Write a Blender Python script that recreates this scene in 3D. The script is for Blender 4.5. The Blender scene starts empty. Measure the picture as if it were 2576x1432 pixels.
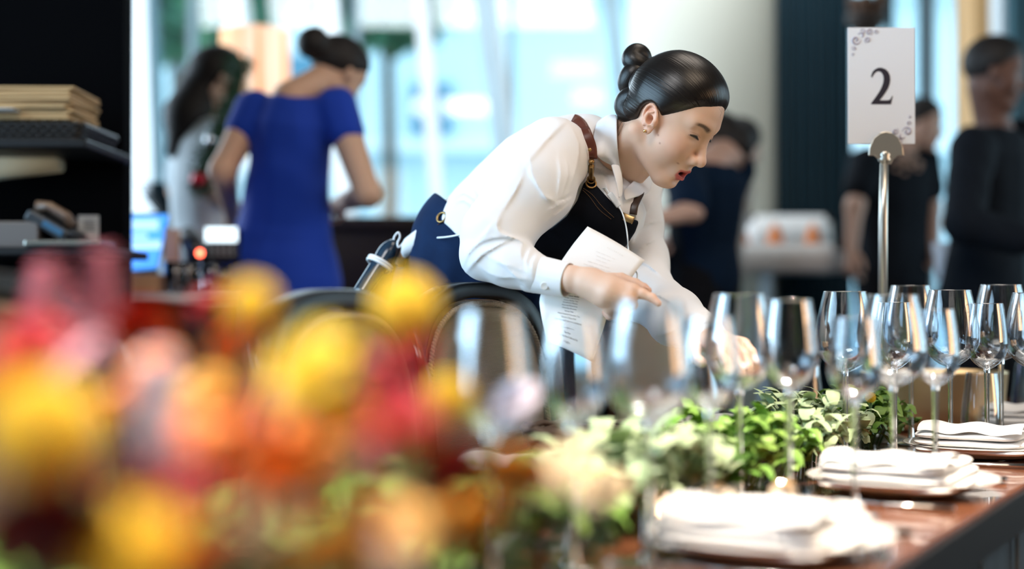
import bpy, math, random
import numpy as np
from math import sin, cos, pi, radians
from mathutils import Vector, Matrix

# ---------------------------------------------------------------- camera, world, lights
SC = bpy.context.scene
COL = SC.collection
FPX = 3578.0                       # 50 mm on a 36 mm sensor, 2576 px wide
HORIZON = 754.0
PITCH = math.atan((HORIZON - 716.0) / FPX)
CAMZ = 1.01
cam_data = bpy.data.cameras.new('camera')
cam = bpy.data.objects.new('camera', cam_data)
COL.objects.link(cam)
cam.location = (0, 0, CAMZ)
cam.rotation_euler = (pi / 2 + PITCH, 0, 0)
cam_data.lens = 50.0
cam_data.sensor_width = 36.0
cam_data.clip_start = 0.05
cam_data.dof.use_dof = True
cam_data.dof.focus_distance = 2.42
cam_data.dof.aperture_fstop = 1.2
SC.camera = cam

SC.view_settings.view_transform = 'Standard'
SC.view_settings.look = 'None'
SC.view_settings.gamma = 1.0
SC.view_settings.exposure = 0.80
SC.cycles.use_denoising = True
SC.cycles.use_adaptive_sampling = True
SC.cycles.adaptive_threshold = 0.015
SC.cycles.max_bounces = 10
SC.cycles.diffuse_bounces = 4
SC.cycles.glossy_bounces = 4
SC.cycles.transmission_bounces = 8
SC.cycles.transparent_max_bounces = 24
SC.cycles.caustics_reflective = False
SC.cycles.caustics_refractive = False
SC.cycles.sample_clamp_indirect = 6.0

W = bpy.data.worlds.new('world')
SC.world = W
W.use_nodes = True
wn = W.node_tree
bg = wn.nodes['Background']
tc = wn.nodes.new('ShaderNodeTexCoord')
sp = wn.nodes.new('ShaderNodeSeparateXYZ')
rp = wn.nodes.new('ShaderNodeValToRGB')
rp.color_ramp.elements[0].position = 0.45
rp.color_ramp.elements[0].color = (0.72, 0.88, 0.94, 1)
rp.color_ramp.elements[1].position = 0.75
rp.color_ramp.elements[1].color = (0.58, 0.82, 1.0, 1)
mr = wn.nodes.new('ShaderNodeMapRange')
mr.inputs[1].default_value = -1
mr.inputs[2].default_value = 1
wn.links.new(tc.outputs['Generated'], sp.inputs[0])
wn.links.new(sp.outputs[2], mr.inputs[0])
wn.links.new(mr.outputs[0], rp.inputs[0])
wn.links.new(rp.outputs[0], bg.inputs[0])
bg.inputs[1].default_value = 2.1


def lamp(name, kind, loc, energy, color, rot=(0, 0, 0), size=1.0, size_y=None, spot=None):
    l = bpy.data.lights.new(name, kind)
    l.energy = energy
    l.color = color
    if kind == 'AREA':
        l.size = size
        if size_y:
            l.shape = 'RECTANGLE'
            l.size_y = size_y
    if kind == 'SPOT':
        l.spot_size = spot
        l.spot_blend = 0.6
        l.shadow_soft_size = size
    o = bpy.data.objects.new(name, l)
    COL.objects.link(o)
    o.location = loc
    o.rotation_euler = rot
    return o


# ceiling light panels of the room (warm), tall side window daylight (cool), added fills
lamp('ceiling_panel_light', 'AREA', (1.3, 0.9, 3.35), 20, (1.0, 0.80, 0.60), (0, 0, 0), 1.2, 1.2)
lamp('ceiling_panel_light', 'AREA', (0.9, 2.9, 3.35), 10, (1.0, 0.88, 0.76), (0, 0, 0), 1.0, 1.0)
lamp('ceiling_panel_light', 'AREA', (-0.9, 0.1, 3.35), 44, (1.0, 0.98, 0.97), (0, 0, 0), 1.2, 1.2)
lamp('ceiling_spot', 'SPOT', (-0.15, 0.75, 3.3), 330, (1.0, 0.90, 0.76), (0, 0, 0), .05, spot=radians(34))  # added unseen spot, brightens the flowers
lamp('ceiling_spot', 'SPOT', (0.72, 1.65, 3.3), 470, (1.0, 0.86, 0.70), (0, 0, 0), .05, spot=radians(38))
lamp('wall_lamp_light', 'AREA', (4.2, 0.9, 1.7), 19, (1.0, 0.58, 0.30), (0, radians(90), 0), 1.4, 1.8)  # added unseen lamp, warms the waitress from the right
lamp('side_window_light', 'AREA', (-3.4, 6.2, 1.9), 110, (0.66, 0.84, 1.0), (0, radians(-90), 0), 2.4, 2.6)  # added lamp, lights the women from the left; no window behind it
lamp('window_wash_light', 'AREA', (-0.9, 6.4, 3.3), 60, (0.86, 0.95, 1.0), (radians(38), 0, 0), 5.0, 0.5)  # added unseen lamp that brightens the window posts
lamp('side_window_light', 'AREA', (-3.3, 1.2, 1.9), 105, (0.48, 0.74, 1.0), (0, radians(-90), 0), 2.6, 3.4)
lamp('back_window_light', 'AREA', (-1.2, 7.6, 3.1), 60, (0.70, 0.88, 1.0), (radians(-62), 0, 0), 4.0, 1.4)  # added unseen lamp inside the window front, backlights the people

# ---------------------------------------------------------------- pixel/depth helper: a real 3-D point at a real depth
_F = np.array([0, cos(PITCH), sin(PITCH)])
_U = np.array([0, -sin(PITCH), cos(PITCH)])
_R = np.array([1.0, 0, 0])
_C = np.array([0, 0, CAMZ])


def P(px, py, d):
    return _C + d * (_F + (px - 1288.0) / FPX * _R + (716.0 - py) / FPX * _U)


# ---------------------------------------------------------------- materials
def mat(name, col, rough=0.6, metal=0.0, spec=0.5, bump=None, var=None, sheen=0.0, sss=0.0, emit=None, trans=0.0,
        coat=0.0, aniso=None, attr=None, wave=None):
    """col base colour; bump=(scale,strength,dist); var=(scale,amount,colour2); wave=(scale,colour2,bump)"""
    m = bpy.data.materials.new(name)
    m.use_nodes = True
    nt = m.node_tree
    N, L = nt.nodes, nt.links
    b = N['Principled BSDF']
    b.inputs['Base Color'].default_value = (*col, 1)
    b.inputs['Roughness'].default_value = rough
    b.inputs['Metallic'].default_value = metal
    b.inputs['Specular IOR Level'].default_value = spec
    b.inputs['Sheen Weight'].default_value = sheen
    b.inputs['Coat Weight'].default_value = coat
    if sss:
        b.inputs['Subsurface Weight'].default_value = sss
        b.inputs['Subsurface Radius'].default_value = (0.012, 0.005, 0.003)
        b.inputs['Subsurface Scale'].default_value = 1.0
    if trans:
        b.inputs['Transmission Weight'].default_value = trans
    if emit:
        b.inputs['Emission Color'].default_value = (*emit[0], 1)
        b.inputs['Emission Strength'].default_value = emit[1]
    t = N.new('ShaderNodeTexCoord')
    src = None
    if attr:
        a = N.new('ShaderNodeAttribute')
        a.attribute_name = attr
        src = a.outputs['Color']
        L.new(src, b.inputs['Base Color'])
    if var:
        n = N.new('ShaderNodeTexNoise')
        n.inputs['Scale'].default_value = var[0]
        n.inputs['Detail'].default_value = 4
        L.new(t.outputs['Object'], n.inputs['Vector'])
        mx = N.new('ShaderNodeMix')
        mx.data_type = 'RGBA'
        mp = N.new('ShaderNodeMapRange')
        mp.inputs[1].default_value = 0.35
        mp.inputs[2].default_value = 0.65
        mp.inputs[4].default_value = var[1]
        L.new(n.outputs['Fac'], mp.inputs[0])
        L.new(mp.outputs[0], mx.inputs[0])
        if src is None:
            mx.inputs[6].default_value = (*col, 1)
        else:
            L.new(src, mx.inputs[6])
        mx.inputs[7].default_value = (*var[2], 1)
        L.new(mx.outputs[2], b.inputs['Base Color'])
    h = None
    if bump:
        n = N.new('ShaderNodeTexNoise')
        n.inputs['Scale'].default_value = bump[0]
        n.inputs['Detail'].default_value = 3
        L.new(t.outputs['Object'], n.inputs['Vector'])
        h = n.outputs['Fac']
        bp = N.new('ShaderNodeBump')
        bp.inputs['Strength'].default_value = bump[1]
        bp.inputs['Distance'].default_value = bump[2]
        L.new(h, bp.inputs['Height'])
        L.new(bp.outputs[0], b.inputs['Normal'])
    if wave:
        w1 = N.new('ShaderNodeTexWave')
        w1.bands_direction = 'Z'
        w2 = N.new('ShaderNodeTexWave')
        w2.bands_direction = 'X'
        for w_ in (w1, w2):
            w_.inputs['Scale'].default_value = wave[0]
            w_.inputs['Distortion'].default_value = 0.6
            L.new(t.outputs['Object'], w_.inputs['Vector'])
        mu = N.new('ShaderNodeMath')
        mu.operation = 'MULTIPLY'
        L.new(w1.outputs['Fac'], mu.inputs[0])
        L.new(w2.outputs['Fac'], mu.inputs[1])
        mx = N.new('ShaderNodeMix')
        mx.data_type = 'RGBA'
        L.new(mu.outputs[0], mx.inputs[0])
        mx.inputs[6].default_value = (*col, 1)
        mx.inputs[7].default_value = (*wave[1], 1)
        L.new(mx.outputs[2], b.inputs['Base Color'])
        bp = N.new('ShaderNodeBump')
        bp.inputs['Strength'].default_value = wave[2]
        bp.inputs['Distance'].default_value = 0.001
        L.new(mu.outputs[0], bp.inputs['Height'])
        L.new(bp.outputs[0], b.inputs['Normal'])
    return m


def strand_mat(name, col, scale=(60, 3), rough=0.32, strength=0.5):
    """hair: fine streaks that run along the 'strand' attribute"""
    m = mat(name, col, rough, 0, 0.38)
    N, L = m.node_tree.nodes, m.node_tree.links
    b = N['Principled BSDF']
    a = N.new('ShaderNodeAttribute')
    a.attribute_name = 'strand'
    mp = N.new('ShaderNodeMapping')
    mp.inputs['Scale'].default_value = (scale[0], scale[1], scale[-1])
    n = N.new('ShaderNodeTexNoise')
    n.inputs['Scale'].default_value = 1
    n.inputs['Detail'].default_value = 5
    bp = N.new('ShaderNodeBump')
    bp.inputs['Strength'].default_value = strength
    bp.inputs['Distance'].default_value = 0.0015
    L.new(a.outputs['Vector'], mp.inputs[0])
    L.new(mp.outputs[0], n.inputs['Vector'])
    L.new(n.outputs['Fac'], bp.inputs['Height'])
    L.new(bp.outputs[0], b.inputs['Normal'])
    mx = N.new('ShaderNodeMix')
    mx.data_type = 'RGBA'
    mx.inputs[6].default_value = (*col, 1)
    mx.inputs[7].default_value = (col[0] * 2.5 + .004, col[1] * 2.0 + .003, col[2] * 1.7 + .002, 1)
    L.new(n.outputs['Fac'], mx.inputs[0])
    L.new(mx.outputs[2], b.inputs['Base Color'])
    return m


def thin_glass(name, tint=(0.93, 0.97, 1.0), edge=1.0):
    """clear drinking-glass wall: transparent with Fresnel reflection"""
    m = bpy.data.materials.new(name)
    m.use_nodes = True
    N, L = m.node_tree.nodes, m.node_tree.links
    N.remove(N['Principled BSDF'])
    out = N['Material Output']
    tr = N.new('ShaderNodeBsdfTransparent')
    tr.inputs[0].default_value = (*tint, 1)
    gl = N.new('ShaderNodeBsdfGlossy')
    gl.inputs['Roughness'].default_value = 0.015
    gl.inputs['Color'].default_value = (1, 1, 1, 1)
    fr = N.new('ShaderNodeFresnel')
    fr.inputs['IOR'].default_value = 1.52
    mu = N.new('ShaderNodeMath')
    mu.operation = 'MULTIPLY'
    mu.use_clamp = True
    mu.inputs[1].default_value = edge
    mx = N.new('ShaderNodeMixShader')
    L.new(fr.outputs[0], mu.inputs[0])
    L.new(mu.outputs[0], mx.inputs[0])
    L.new(tr.outputs[0], mx.inputs[1])
    L.new(gl.outputs[0], mx.inputs[2])
    L.new(mx.outputs[0], out.inputs[0])
    return m


def solid_glass(name):
    m = mat(name, (1, 1, 1), 0.0, 0, 0.5, trans=1.0)
    m.node_tree.nodes['Principled BSDF'].inputs['IOR'].default_value = 1.5
    return m


# ---------------------------------------------------------------- object helpers
def thing(name, label, cat, loc=(0, 0, 0), rotz=0.0, group=None):
    o = bpy.data.objects.new(name, None)
    COL.objects.link(o)
    o.empty_display_size = 0.05
    o.location = tuple(float(v) for v in loc)
    o.rotation_euler = (0, 0, rotz)
    o['label'] = label
    o['category'] = cat
    if group:
        o['group'] = group
    return o


def tag(o, label=None, cat=None, group=None, kind=None):
    if label: o['label'] = label
    if cat: o['category'] = cat
    if group: o['group'] = group
    if kind: o['kind'] = kind
    return o


def obj(name, vf, material, parent=None, smooth=True, world=False, attrs=None, origin=None, bevel=0.0, solid=0.0, sub=0):
    """one mesh object from (verts, faces). world=True: verts are world coordinates"""
    v = np.asarray(vf[0], dtype=np.float64).reshape(-1, 3)
    f = vf[1]
    loc = None
    if world and parent is not None:
        mw = np.array(parent.matrix_basis if parent.parent is None else parent.parent.matrix_basis @ parent.matrix_basis)
        v = (v - mw[:3, 3]) @ mw[:3, :3]
    elif origin is not None:
        v = v - np.asarray(origin)
        loc = origin
    me = bpy.data.meshes.new(name)
    if isinstance(f, np.ndarray) and f.ndim == 2:
        n, k = f.shape
        me.vertices.add(len(v))
        me.vertices.foreach_set('co', v.astype(np.float32).ravel())
        me.loops.add(n * k)
        me.loops.foreach_set('vertex_index', f.astype(np.int32).ravel())
        me.polygons.add(n)
        me.polygons.foreach_set('loop_start', np.arange(0, n * k, k, dtype=np.int32))
        me.update(calc_edges=True)
    else:
        me.from_pydata([tuple(p) for p in v], [], [tuple(q) for q in f])
        me.update()
    if smooth:
        me.polygons.foreach_set('use_smooth', np.ones(len(me.polygons), dtype=bool))
    for an, (kind, arr) in (attrs or {}).items():
        if kind == 'COLOR':
            a = me.color_attributes.new(an, 'FLOAT_COLOR', 'POINT')
            a.data.foreach_set('color', np.asarray(arr, dtype=np.float32).ravel())
        else:
            a = me.attributes.new(an, 'FLOAT_VECTOR', 'POINT')
            a.data.foreach_set('vector', np.asarray(arr, dtype=np.float32).ravel())
    me.materials.append(material)
    o = bpy.data.objects.new(name, me)
    COL.objects.link(o)
    if parent is not None:
        o.parent = parent
    if loc is not None:
        o.location = tuple(loc)
    if bevel:
        md = o.modifiers.new('bevel', 'BEVEL')
        md.width = bevel
        md.segments = 2
        md.limit_method = 'ANGLE'
    if solid:
        md = o.modifiers.new('solid', 'SOLIDIFY')
        md.thickness = solid
        md.offset = 0
    if sub:
        md = o.modifiers.new('sub', 'SUBSURF')
        md.levels = sub
        md.render_levels = sub
    return o


def kids(o):
    return [c for c in bpy.data.objects if c.parent == o]


def dup(root, loc, rotz=None, label=None, group=None, scale=None, _k={}):
    if root.name not in _k:
        _k[root.name] = [(c, kids(c)) for c in kids(root)]
    r = root.copy()
    COL.objects.link(r)
    r.location = tuple(float(v) for v in loc)
    if rotz is not None: r.rotation_euler = (0, 0, rotz)
    if scale is not None: r.scale = (scale,) * 3
    if label: r['label'] = label
    if group: r['group'] = group
    for c, gs in _k[root.name]:
        cc = c.copy()
        COL.objects.link(cc)
        cc.parent = r
        for g in gs:
            gg = g.copy()
            COL.objects.link(gg)
            gg.parent = cc
    return r


class MB:
    """collects simple solids into one (verts, faces)"""
    def __init__(s):
        s.v = []
        s.f = []

    def add(s, v, f):
        n = len(s.v)
        s.v += [tuple(float(c) for c in p) for p in v]
        s.f += [tuple(int(i) + n for i in q) for q in f]
        return s

    def box(s, lo, hi, M=None):
        x0, y0, z0 = lo
        x1, y1, z1 = hi
        v = [(x0, y0, z0), (x1, y0, z0), (x1, y1, z0), (x0, y1, z0), (x0, y0, z1), (x1, y0, z1), (x1, y1, z1), (x0, y1, z1)]
        if M is not None: v = [M @ Vector(p) for p in v]
        return s.add(v, [(0, 3, 2, 1), (4, 5, 6, 7), (0, 1, 5, 4), (1, 2, 6, 5), (2, 3, 7, 6), (3, 0, 4, 7)])

    def lathe(s, prof, n=32, M=None, close=False):
        v = []
        f = []
        for r, z in prof:
            for k in range(n):
                a = 2 * pi * k / n
                v.append((r * cos(a), r * sin(a), z))
        m = len(prof)
        for i in range(m - 1 if not close else m):
            j = (i + 1) % m
            for k in range(n):
                l = (k + 1) % n
                f.append((i * n + k, i * n + l, j * n + l, j * n + k))
        if M is not None: v = [M @ Vector(p) for p in v]
        return s.add(v, f)

    def tube(s, pts, r, n=10, caps=True, flat=None):
        pts = [Vector(p) for p in pts]
        rr = r if hasattr(r, '__len__') else [r] * len(pts)
        v = []
        f = []
        t0 = (pts[1] - pts[0]).normalized()
        up = Vector((0, 0, 1)) if abs(t0.z) < 0.9 else Vector((1, 0, 0))
        nx = t0.cross(up).normalized()
        for i, p in enumerate(pts):
            a = pts[max(0, i - 1)]
            b = pts[min(len(pts) - 1, i + 1)]
            t = (b - a).normalized()
            nx = (nx - t * nx.dot(t)).normalized()
            ny = t.cross(nx)
            for k in range(n):
                q = 2 * pi * k / n
                fy = flat if flat else 1.0
                v.append(p + nx * cos(q) * rr[i] + ny * sin(q) * rr[i] * fy)
        for i in range(len(pts) - 1):
            for k in range(n):
                l = (k + 1) % n
                f.append((i * n + k, i * n + l, (i + 1) * n + l, (i + 1) * n + k))
        if caps:
            f.append(tuple(range(n - 1, -1, -1)))
            f.append(tuple(range((len(pts) - 1) * n, len(pts) * n)))
        return s.add(v, f)

    def ball(s, c, r, n=12, m=8):
        r = r if hasattr(r, '__len__') else (r, r, r)
        v = [(c[0], c[1], c[2] - r[2])]
        f = []
        for i in range(1, m):
            t = pi * i / m
            for k in range(n):
                a = 2 * pi * k / n
                v.append((c[0] + r[0] * sin(t) * cos(a), c[1] + r[1] * sin(t) * sin(a), c[2] - r[2] * cos(t)))
        v.append((c[0], c[1], c[2] + r[2]))
        for k in range(n):
            l = (k + 1) % n
            f.append((0, 1 + l, 1 + k))
            for i in range(m - 2):
                f.append((1 + i * n + k, 1 + i * n + l, 1 + (i + 1) * n + l, 1 + (i + 1) * n + k))
            f.append((1 + (m - 2) * n + k, 1 + (m - 2) * n + l, len(v) - 1))
        return s.add(v, f)

    def grid(s, rows):
        n = len(rows[0])
        v = [p for r in rows for p in r]
        f = [(i * n + j, i * n + j + 1, (i + 1) * n + j + 1, (i + 1) * n + j) for i in range(len(rows) - 1) for j in range(n - 1)]
        return s.add(v, f)

    def prism(s, poly, z0, z1, M=None):
        n = len(poly)
        v = [(x, y, z0) for x, y in poly] + [(x, y, z1) for x, y in poly]
        if M is not None: v = [M @ Vector(p) for p in v]
        f = [tuple(range(n - 1, -1, -1)), tuple(range(n, 2 * n))] + [(i, (i + 1) % n, n + (i + 1) % n, n + i) for i in range(n)]
        return s.add(v, f)

    @property
    def vf(s):
        return (s.v, s.f)


def spline(pts, n=8):
    """Catmull-Rom through points"""
    pts = [np.asarray(p, float) for p in pts]
    q = [2 * pts[0] - pts[1]] + pts + [2 * pts[-1] - pts[-2]]
    out = []
    for i in range(1, len(q) - 2):
        for k in range(n):
            t = k / n
            out.append(0.5 * ((2 * q[i]) + (-q[i - 1] + q[i + 1]) * t + (2 * q[i - 1] - 5 * q[i] + 4 * q[i + 1] - q[i + 2]) * t * t
                              + (-q[i - 1] + 3 * q[i] - 3 * q[i + 1] + q[i + 2]) * t ** 3))
    out.append(pts[-1])
    return out


# ---------------------------------------------------------------- signed-distance modelling (numpy) for bodies and cloth
f32 = np.float32


def smin(a, b, k):
    h = np.clip(0.5 + 0.5 * (b - a) / k, 0, 1)
    return b + (a - b) * h - k * h * (1 - h)


def smax(a, b, k):
    return -smin(-a, -b, k)


def cone(p, a, b, ra, rb):
    a = np.asarray(a, f32)
    b = np.asarray(b, f32)
    ba = b - a
    pa = p - a
    t = np.clip((pa @ ba) / max(float(ba @ ba), 1e-9), 0, 1)
    q = pa - t[:, None] * ba
    return np.sqrt((q * q).sum(1)) - (ra + (rb - ra) * t)


def chain(p, pts, rs, k=0.01):
    d = None
    for i in range(len(pts) - 1):
        e = cone(p, pts[i], pts[i + 1], rs[i], rs[i + 1])
        d = e if d is None else smin(d, e, k)
    return d


def ell(p, c, r, R=None):
    q = p - np.asarray(c, f32)
    if R is not None:
        q = q @ np.asarray(R, f32)      # R columns: local axes in world
    r = np.asarray(r, f32)
    k0 = np.sqrt(((q / r) ** 2).sum(1))
    k1 = np.sqrt(((q / (r * r)) ** 2).sum(1)) + 1e-9
    return k0 * (k0 - 1) / k1


def loft(p, A, B, side, st):
    """elliptic loft along A->B; side: width direction; st: (t, half width, half depth)"""
    A = np.asarray(A, float)
    B = np.asarray(B, float)
    ax = B - A
    L = np.linalg.norm(ax)
    ax = ax / L
    s = np.asarray(side, float)
    s = s - ax * (s @ ax)
    s /= np.linalg.norm(s)
    n = np.cross(ax, s)
    q = p - A.astype(f32)
    t = q @ ax.astype(f32)
    x = q @ s.astype(f32)
    y = q @ n.astype(f32)
    ts = np.array([a[0] * L for a in st])
    hw = np.interp(t, ts, [a[1] for a in st]).astype(f32)
    hd = np.interp(t, ts, [a[2] for a in st]).astype(f32)
    k0 = np.sqrt((x / hw) ** 2 + (y / hd) ** 2)
    k1 = np.sqrt((x / hw ** 2) ** 2 + (y / hd ** 2) ** 2) + 1e-9
    d = k0 * (k0 - 1) / k1
    cap = np.maximum(ts[0] - t, t - ts[-1])
    return smax(d, cap.astype(f32), 0.03)


def plane(p, c, n):
    n = np.asarray(n, float)
    n = n / np.linalg.norm(n)
    return (p - np.asarray(c, f32)) @ n.astype(f32)


def net(fn, lo, hi, h, smooth=1):
    """surface nets of fn<0 over a box; coarse pass first, so only points near the surface are evaluated"""
    lo = np.asarray(lo, float)
    hi = np.asarray(hi, float)
    C = 4
    nc = np.ceil((hi - lo) / (h * C)).astype(int) + 1
    ax = [lo[i] + np.arange(nc[i]) * h * C for i in range(3)]
    G = np.stack(np.meshgrid(*ax, indexing='ij'), -1).reshape(-1, 3).astype(f32)
    cd = np.concatenate([fn(G[i:i + 200000]) for i in range(0, len(G), 200000)]).reshape(nc)
    n = (nc - 1) * C
    Fv = np.repeat(np.repeat(np.repeat(cd[:-1, :-1, :-1], C, 0), C, 1), C, 2).astype(f32)
    # min |d| over the 8 coarse corners
    mn = np.abs(cd)
    m8 = np.full(nc - 1, 1e9)
    sg = np.zeros(nc - 1, int)
    for a in (0, 1):
        for b in (0, 1):
            for c in (0, 1):
                sl = (slice(a, nc[0] - 1 + a), slice(b, nc[1] - 1 + b), slice(c, nc[2] - 1 + c))
                m8 = np.minimum(m8, mn[sl])
                sg += (cd[sl] < 0)
    act = (m8 < h * C * 1.3) | ((sg > 0) & (sg < 8))
    A = np.repeat(np.repeat(np.repeat(act, C, 0), C, 1), C, 2)
    idx = np.argwhere(A)
    pts = (lo + idx * h).astype(f32)
    vals = np.concatenate([fn(pts[i:i + 400000]) for i in range(0, len(pts), 400000)]) if len(pts) else np.zeros(0)
    Fv[idx[:, 0], idx[:, 1], idx[:, 2]] = vals
    S = Fv < 0
    c8 = np.zeros(np.array(S.shape) - 1, np.int8)
    nx, ny, nz = S.shape
    for a in (0, 1):
        for b in (0, 1):
            for c in (0, 1):
                c8 += S[a:nx - 1 + a, b:ny - 1 + b, c:nz - 1 + c]
    cells = np.argwhere((c8 > 0) & (c8 < 8))
    vid = np.full(c8.shape, -1, np.int64)
    vid[cells[:, 0], cells[:, 1], cells[:, 2]] = np.arange(len(cells))
    acc = np.zeros((len(cells), 3))
    cnt = np.zeros(len(cells))
    cor = [(a, b, c) for a in (0, 1) for b in (0, 1) for c in (0, 1)]
    for i in range(8):
        for j in range(i + 1, 8):
            ci, cj = np.array(cor[i]), np.array(cor[j])
            if np.abs(ci - cj).sum() != 1: continue
            fa = Fv[cells[:, 0] + ci[0], cells[:, 1] + ci[1], cells[:, 2] + ci[2]].astype(float)
            fb = Fv[cells[:, 0] + cj[0], cells[:, 1] + cj[1], cells[:, 2] + cj[2]].astype(float)
            m = (fa < 0) != (fb < 0)
            t = np.where(m, fa / (fa - fb + 1e-30), 0)
            acc[m] += (ci + (cj - ci) * t[:, None])[m]
            cnt[m] += 1
    V = lo + (cells + acc / cnt[:, None]) * h
    Q = []
    for axn in range(3):
        e = [0, 0, 0]
        e[axn] = 1
        a1, a2 = (axn + 1) % 3, (axn + 2) % 3
        sh = [nx, ny, nz]
        s0 = [slice(1, sh[k] - 1) for k in range(3)]
        s1 = list(s0)
        s0[axn] = slice(0, sh[axn] - 1)
        s1[axn] = slice(1, sh[axn])
        A0 = S[tuple(s0)]
        A1 = S[tuple(s1)]
        w = np.argwhere(A0 != A1)
        off = np.ones(3, int)
        off[axn] = 0
        g = w + off
        up = A0[w[:, 0], w[:, 1], w[:, 2]]
        d1 = np.zeros(3, int); d1[a1] = 1
        d2 = np.zeros(3, int); d2[a2] = 1
        def vv(k): return vid[k[:, 0], k[:, 1], k[:, 2]]
        q = np.stack([vv(g - d1 - d2), vv(g - d2), vv(g), vv(g - d1)], 1)
        q[~up] = q[~up][:, ::-1]
        Q.append(q)
    Q = np.concatenate(Q)
    Q = Q[(Q >= 0).all(1)]
    for _ in range(smooth):
        s = np.zeros_like(V)
        k = np.zeros(len(V))
        for a in range(4):
            b = (a + 1) % 4
            np.add.at(s, Q[:, a], V[Q[:, b]])
            np.add.at(k, Q[:, a], 1)
            np.add.at(s, Q[:, b], V[Q[:, a]])
            np.add.at(k, Q[:, b], 1)
        V = 0.5 * V + 0.5 * s / np.maximum(k, 1)[:, None]
    return V, Q


def frame(fwd, up):
    """rows: fwd, left, up"""
    f = np.asarray(fwd, float)
    f /= np.linalg.norm(f)
    u = np.asarray(up, float)
    u = u - f * (u @ f)
    u /= np.linalg.norm(u)
    return np.stack([f, np.cross(u, f), u])


def head_frame(az, pitch, roll=0):
    """az: facing azimuth from +x (ccw, radians); pitch: down is positive"""
    F = np.array([cos(az) * cos(pitch), sin(az) * cos(pitch), -sin(pitch)])
    U = np.array([cos(az) * sin(pitch), sin(az) * sin(pitch), cos(pitch)])
    Lf = np.cross(U, F)
    U2 = U * cos(roll) + Lf * sin(roll)
    return np.stack([F, np.cross(U2, F), U2])

# ---------------------------------------------------------------- the room
def struct(name, vf, m, **k):
    o = obj(name, vf, m, None, smooth=k.pop('smooth', False), **k)
    o['kind'] = 'structure'
    return o


m_dark = mat('black_wall_paint', (.002, .002, .0025), .9, 0, .02)
m_palet = mat('pale_blue_cotton', (.72, .80, .84), .7)
m_ceil = mat('ceiling_paint', (.16, .15, .14), .8)
m_floor = mat('blue_grey_carpet', (.018, .030, .050), .95, bump=(60, .3, .01), var=(3, .9, (.07, .085, .11)))
m_wall = mat('warm_wall_paint', (.22, .18, .14), .8)
m_post = mat('white_window_post', (.80, .84, .86), .5)
m_postg = mat('grey_window_post', (.36, .46, .52), .5)
m_teal = mat('teal_window_frame', (.03, .10, .13), .4)
m_pane = thin_glass('window_pane_glass', (.92, .98, 1.0))
X0, X1, Y0, Y1, ZC = -3.6, 4.4, -3.2, 8.6, 3.4
struct('floor', MB().box((X0, Y0, -.05), (X1, Y1, 0)).vf, m_floor)
struct('ceiling', MB().box((X0, Y0, ZC), (X1, Y1, ZC + .1)).vf, m_ceil)
mb = MB()      # right wall with a second window
mb.box((X1, Y0, 0), (X1 + .12, 2.2, ZC)).box((X1, 6.8, 0), (X1 + .12, Y1, ZC)).box((X1, 2.2, 0), (X1 + .12, 6.8, .8)).box((X1, 2.2, 3.0), (X1 + .12, 6.8, ZC))
struct('wall_right', mb.vf, m_wall)
w = struct('window_8', MB().box((X1 + .05, 2.2, .8), (X1 + .06, 6.8, 3.0)).vf, m_pane)
mb = MB()
for k in range(5):
    y = 2.2 + 1.15 * k
    mb.box((X1 + .01, y - .05, .8), (X1 + .09, y + .05, 3.0))
obj('window_frame', mb.vf, m_teal, w, smooth=False)
struct('wall_back', MB().box((X0, Y0 - .12, 0), (X1, Y0, ZC)).vf, m_wall)
mb = MB()      # left wall with a tall window opening
mb.box((X0 - .12, Y0, 0), (X0, -.9, ZC)).box((X0 - .12, 3.6, 0), (X0, Y1, ZC)).box((X0 - .12, -.9, 0), (X0, 3.6, .5)).box((X0 - .12, -.9, 3.1), (X0, 3.6, ZC))
struct('wall_left', mb.vf, m_wall)
w = struct('window_1', MB().box((X0 - .07, -.9, .5), (X0 - .06, 3.6, 3.1)).vf, m_pane)
mb = MB()
for k in range(6):
    y = -.9 + .9 * k
    mb.box((X0 - .10, y - .03, .5), (X0 - .02, y + .03, 3.1))
obj('window_frame', mb.vf, m_teal, w, smooth=False)
mb = MB()
mb.box((X0, Y1, 0), (X1, Y1 + .12, .55)).box((X0, Y1, 3.25), (X1, Y1 + .12, ZC)).box((2.9, Y1, .5), (X1, Y1 + .12, 3.3))
struct('wall_front', mb.vf, m_wall)
# the window front, in bays between leaning posts
bays = [(-3.6, -1.95), (-1.95, -.95), (-.95, 0.0), (0.0, .9), (.9, 1.9), (1.9, 2.9)]
for k, (a, b) in enumerate(bays):
    w = struct('window_%d' % (k + 2), MB().box((a, Y1 + .05, .55), (b, Y1 + .06, 3.25)).vf, m_pane)
    mb = MB()
    mb.box((a, Y1 + .03, .55), (b, Y1 + .09, .60)).box((a, Y1 + .03, 3.20), (b, Y1 + .09, 3.25)).box((b - .02, Y1 + .03, .55), (b + .02, Y1 + .09, 3.25))
    obj('window_frame', mb.vf, m_postg, w, smooth=False)


def post(n, px0, px1, wpx, d, m, dep=.16):
    """leaning post: px0 at the top of the picture, px1 480 px further down"""
    a, b = P(px0, 0, d), P(px1, 480, d)
    s = (b - a) / (a[2] - b[2])
    top = a - s * (ZC - a[2])
    bot = a + s * a[2]
    w = wpx / FPX * d / 2
    v = []
    for p in (bot, top):
        v += [(p[0] - w, p[1] - dep / 2, p[2]), (p[0] + w, p[1] - dep / 2, p[2]), (p[0] + w, p[1] + dep / 2, p[2]), (p[0] - w, p[1] + dep / 2, p[2])]
    return struct('trim_%d' % n, (v, [(0, 3, 2, 1), (4, 5, 6, 7), (0, 1, 5, 4), (1, 2, 6, 5), (2, 3, 7, 6), (3, 0, 4, 7)]), m)


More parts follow.
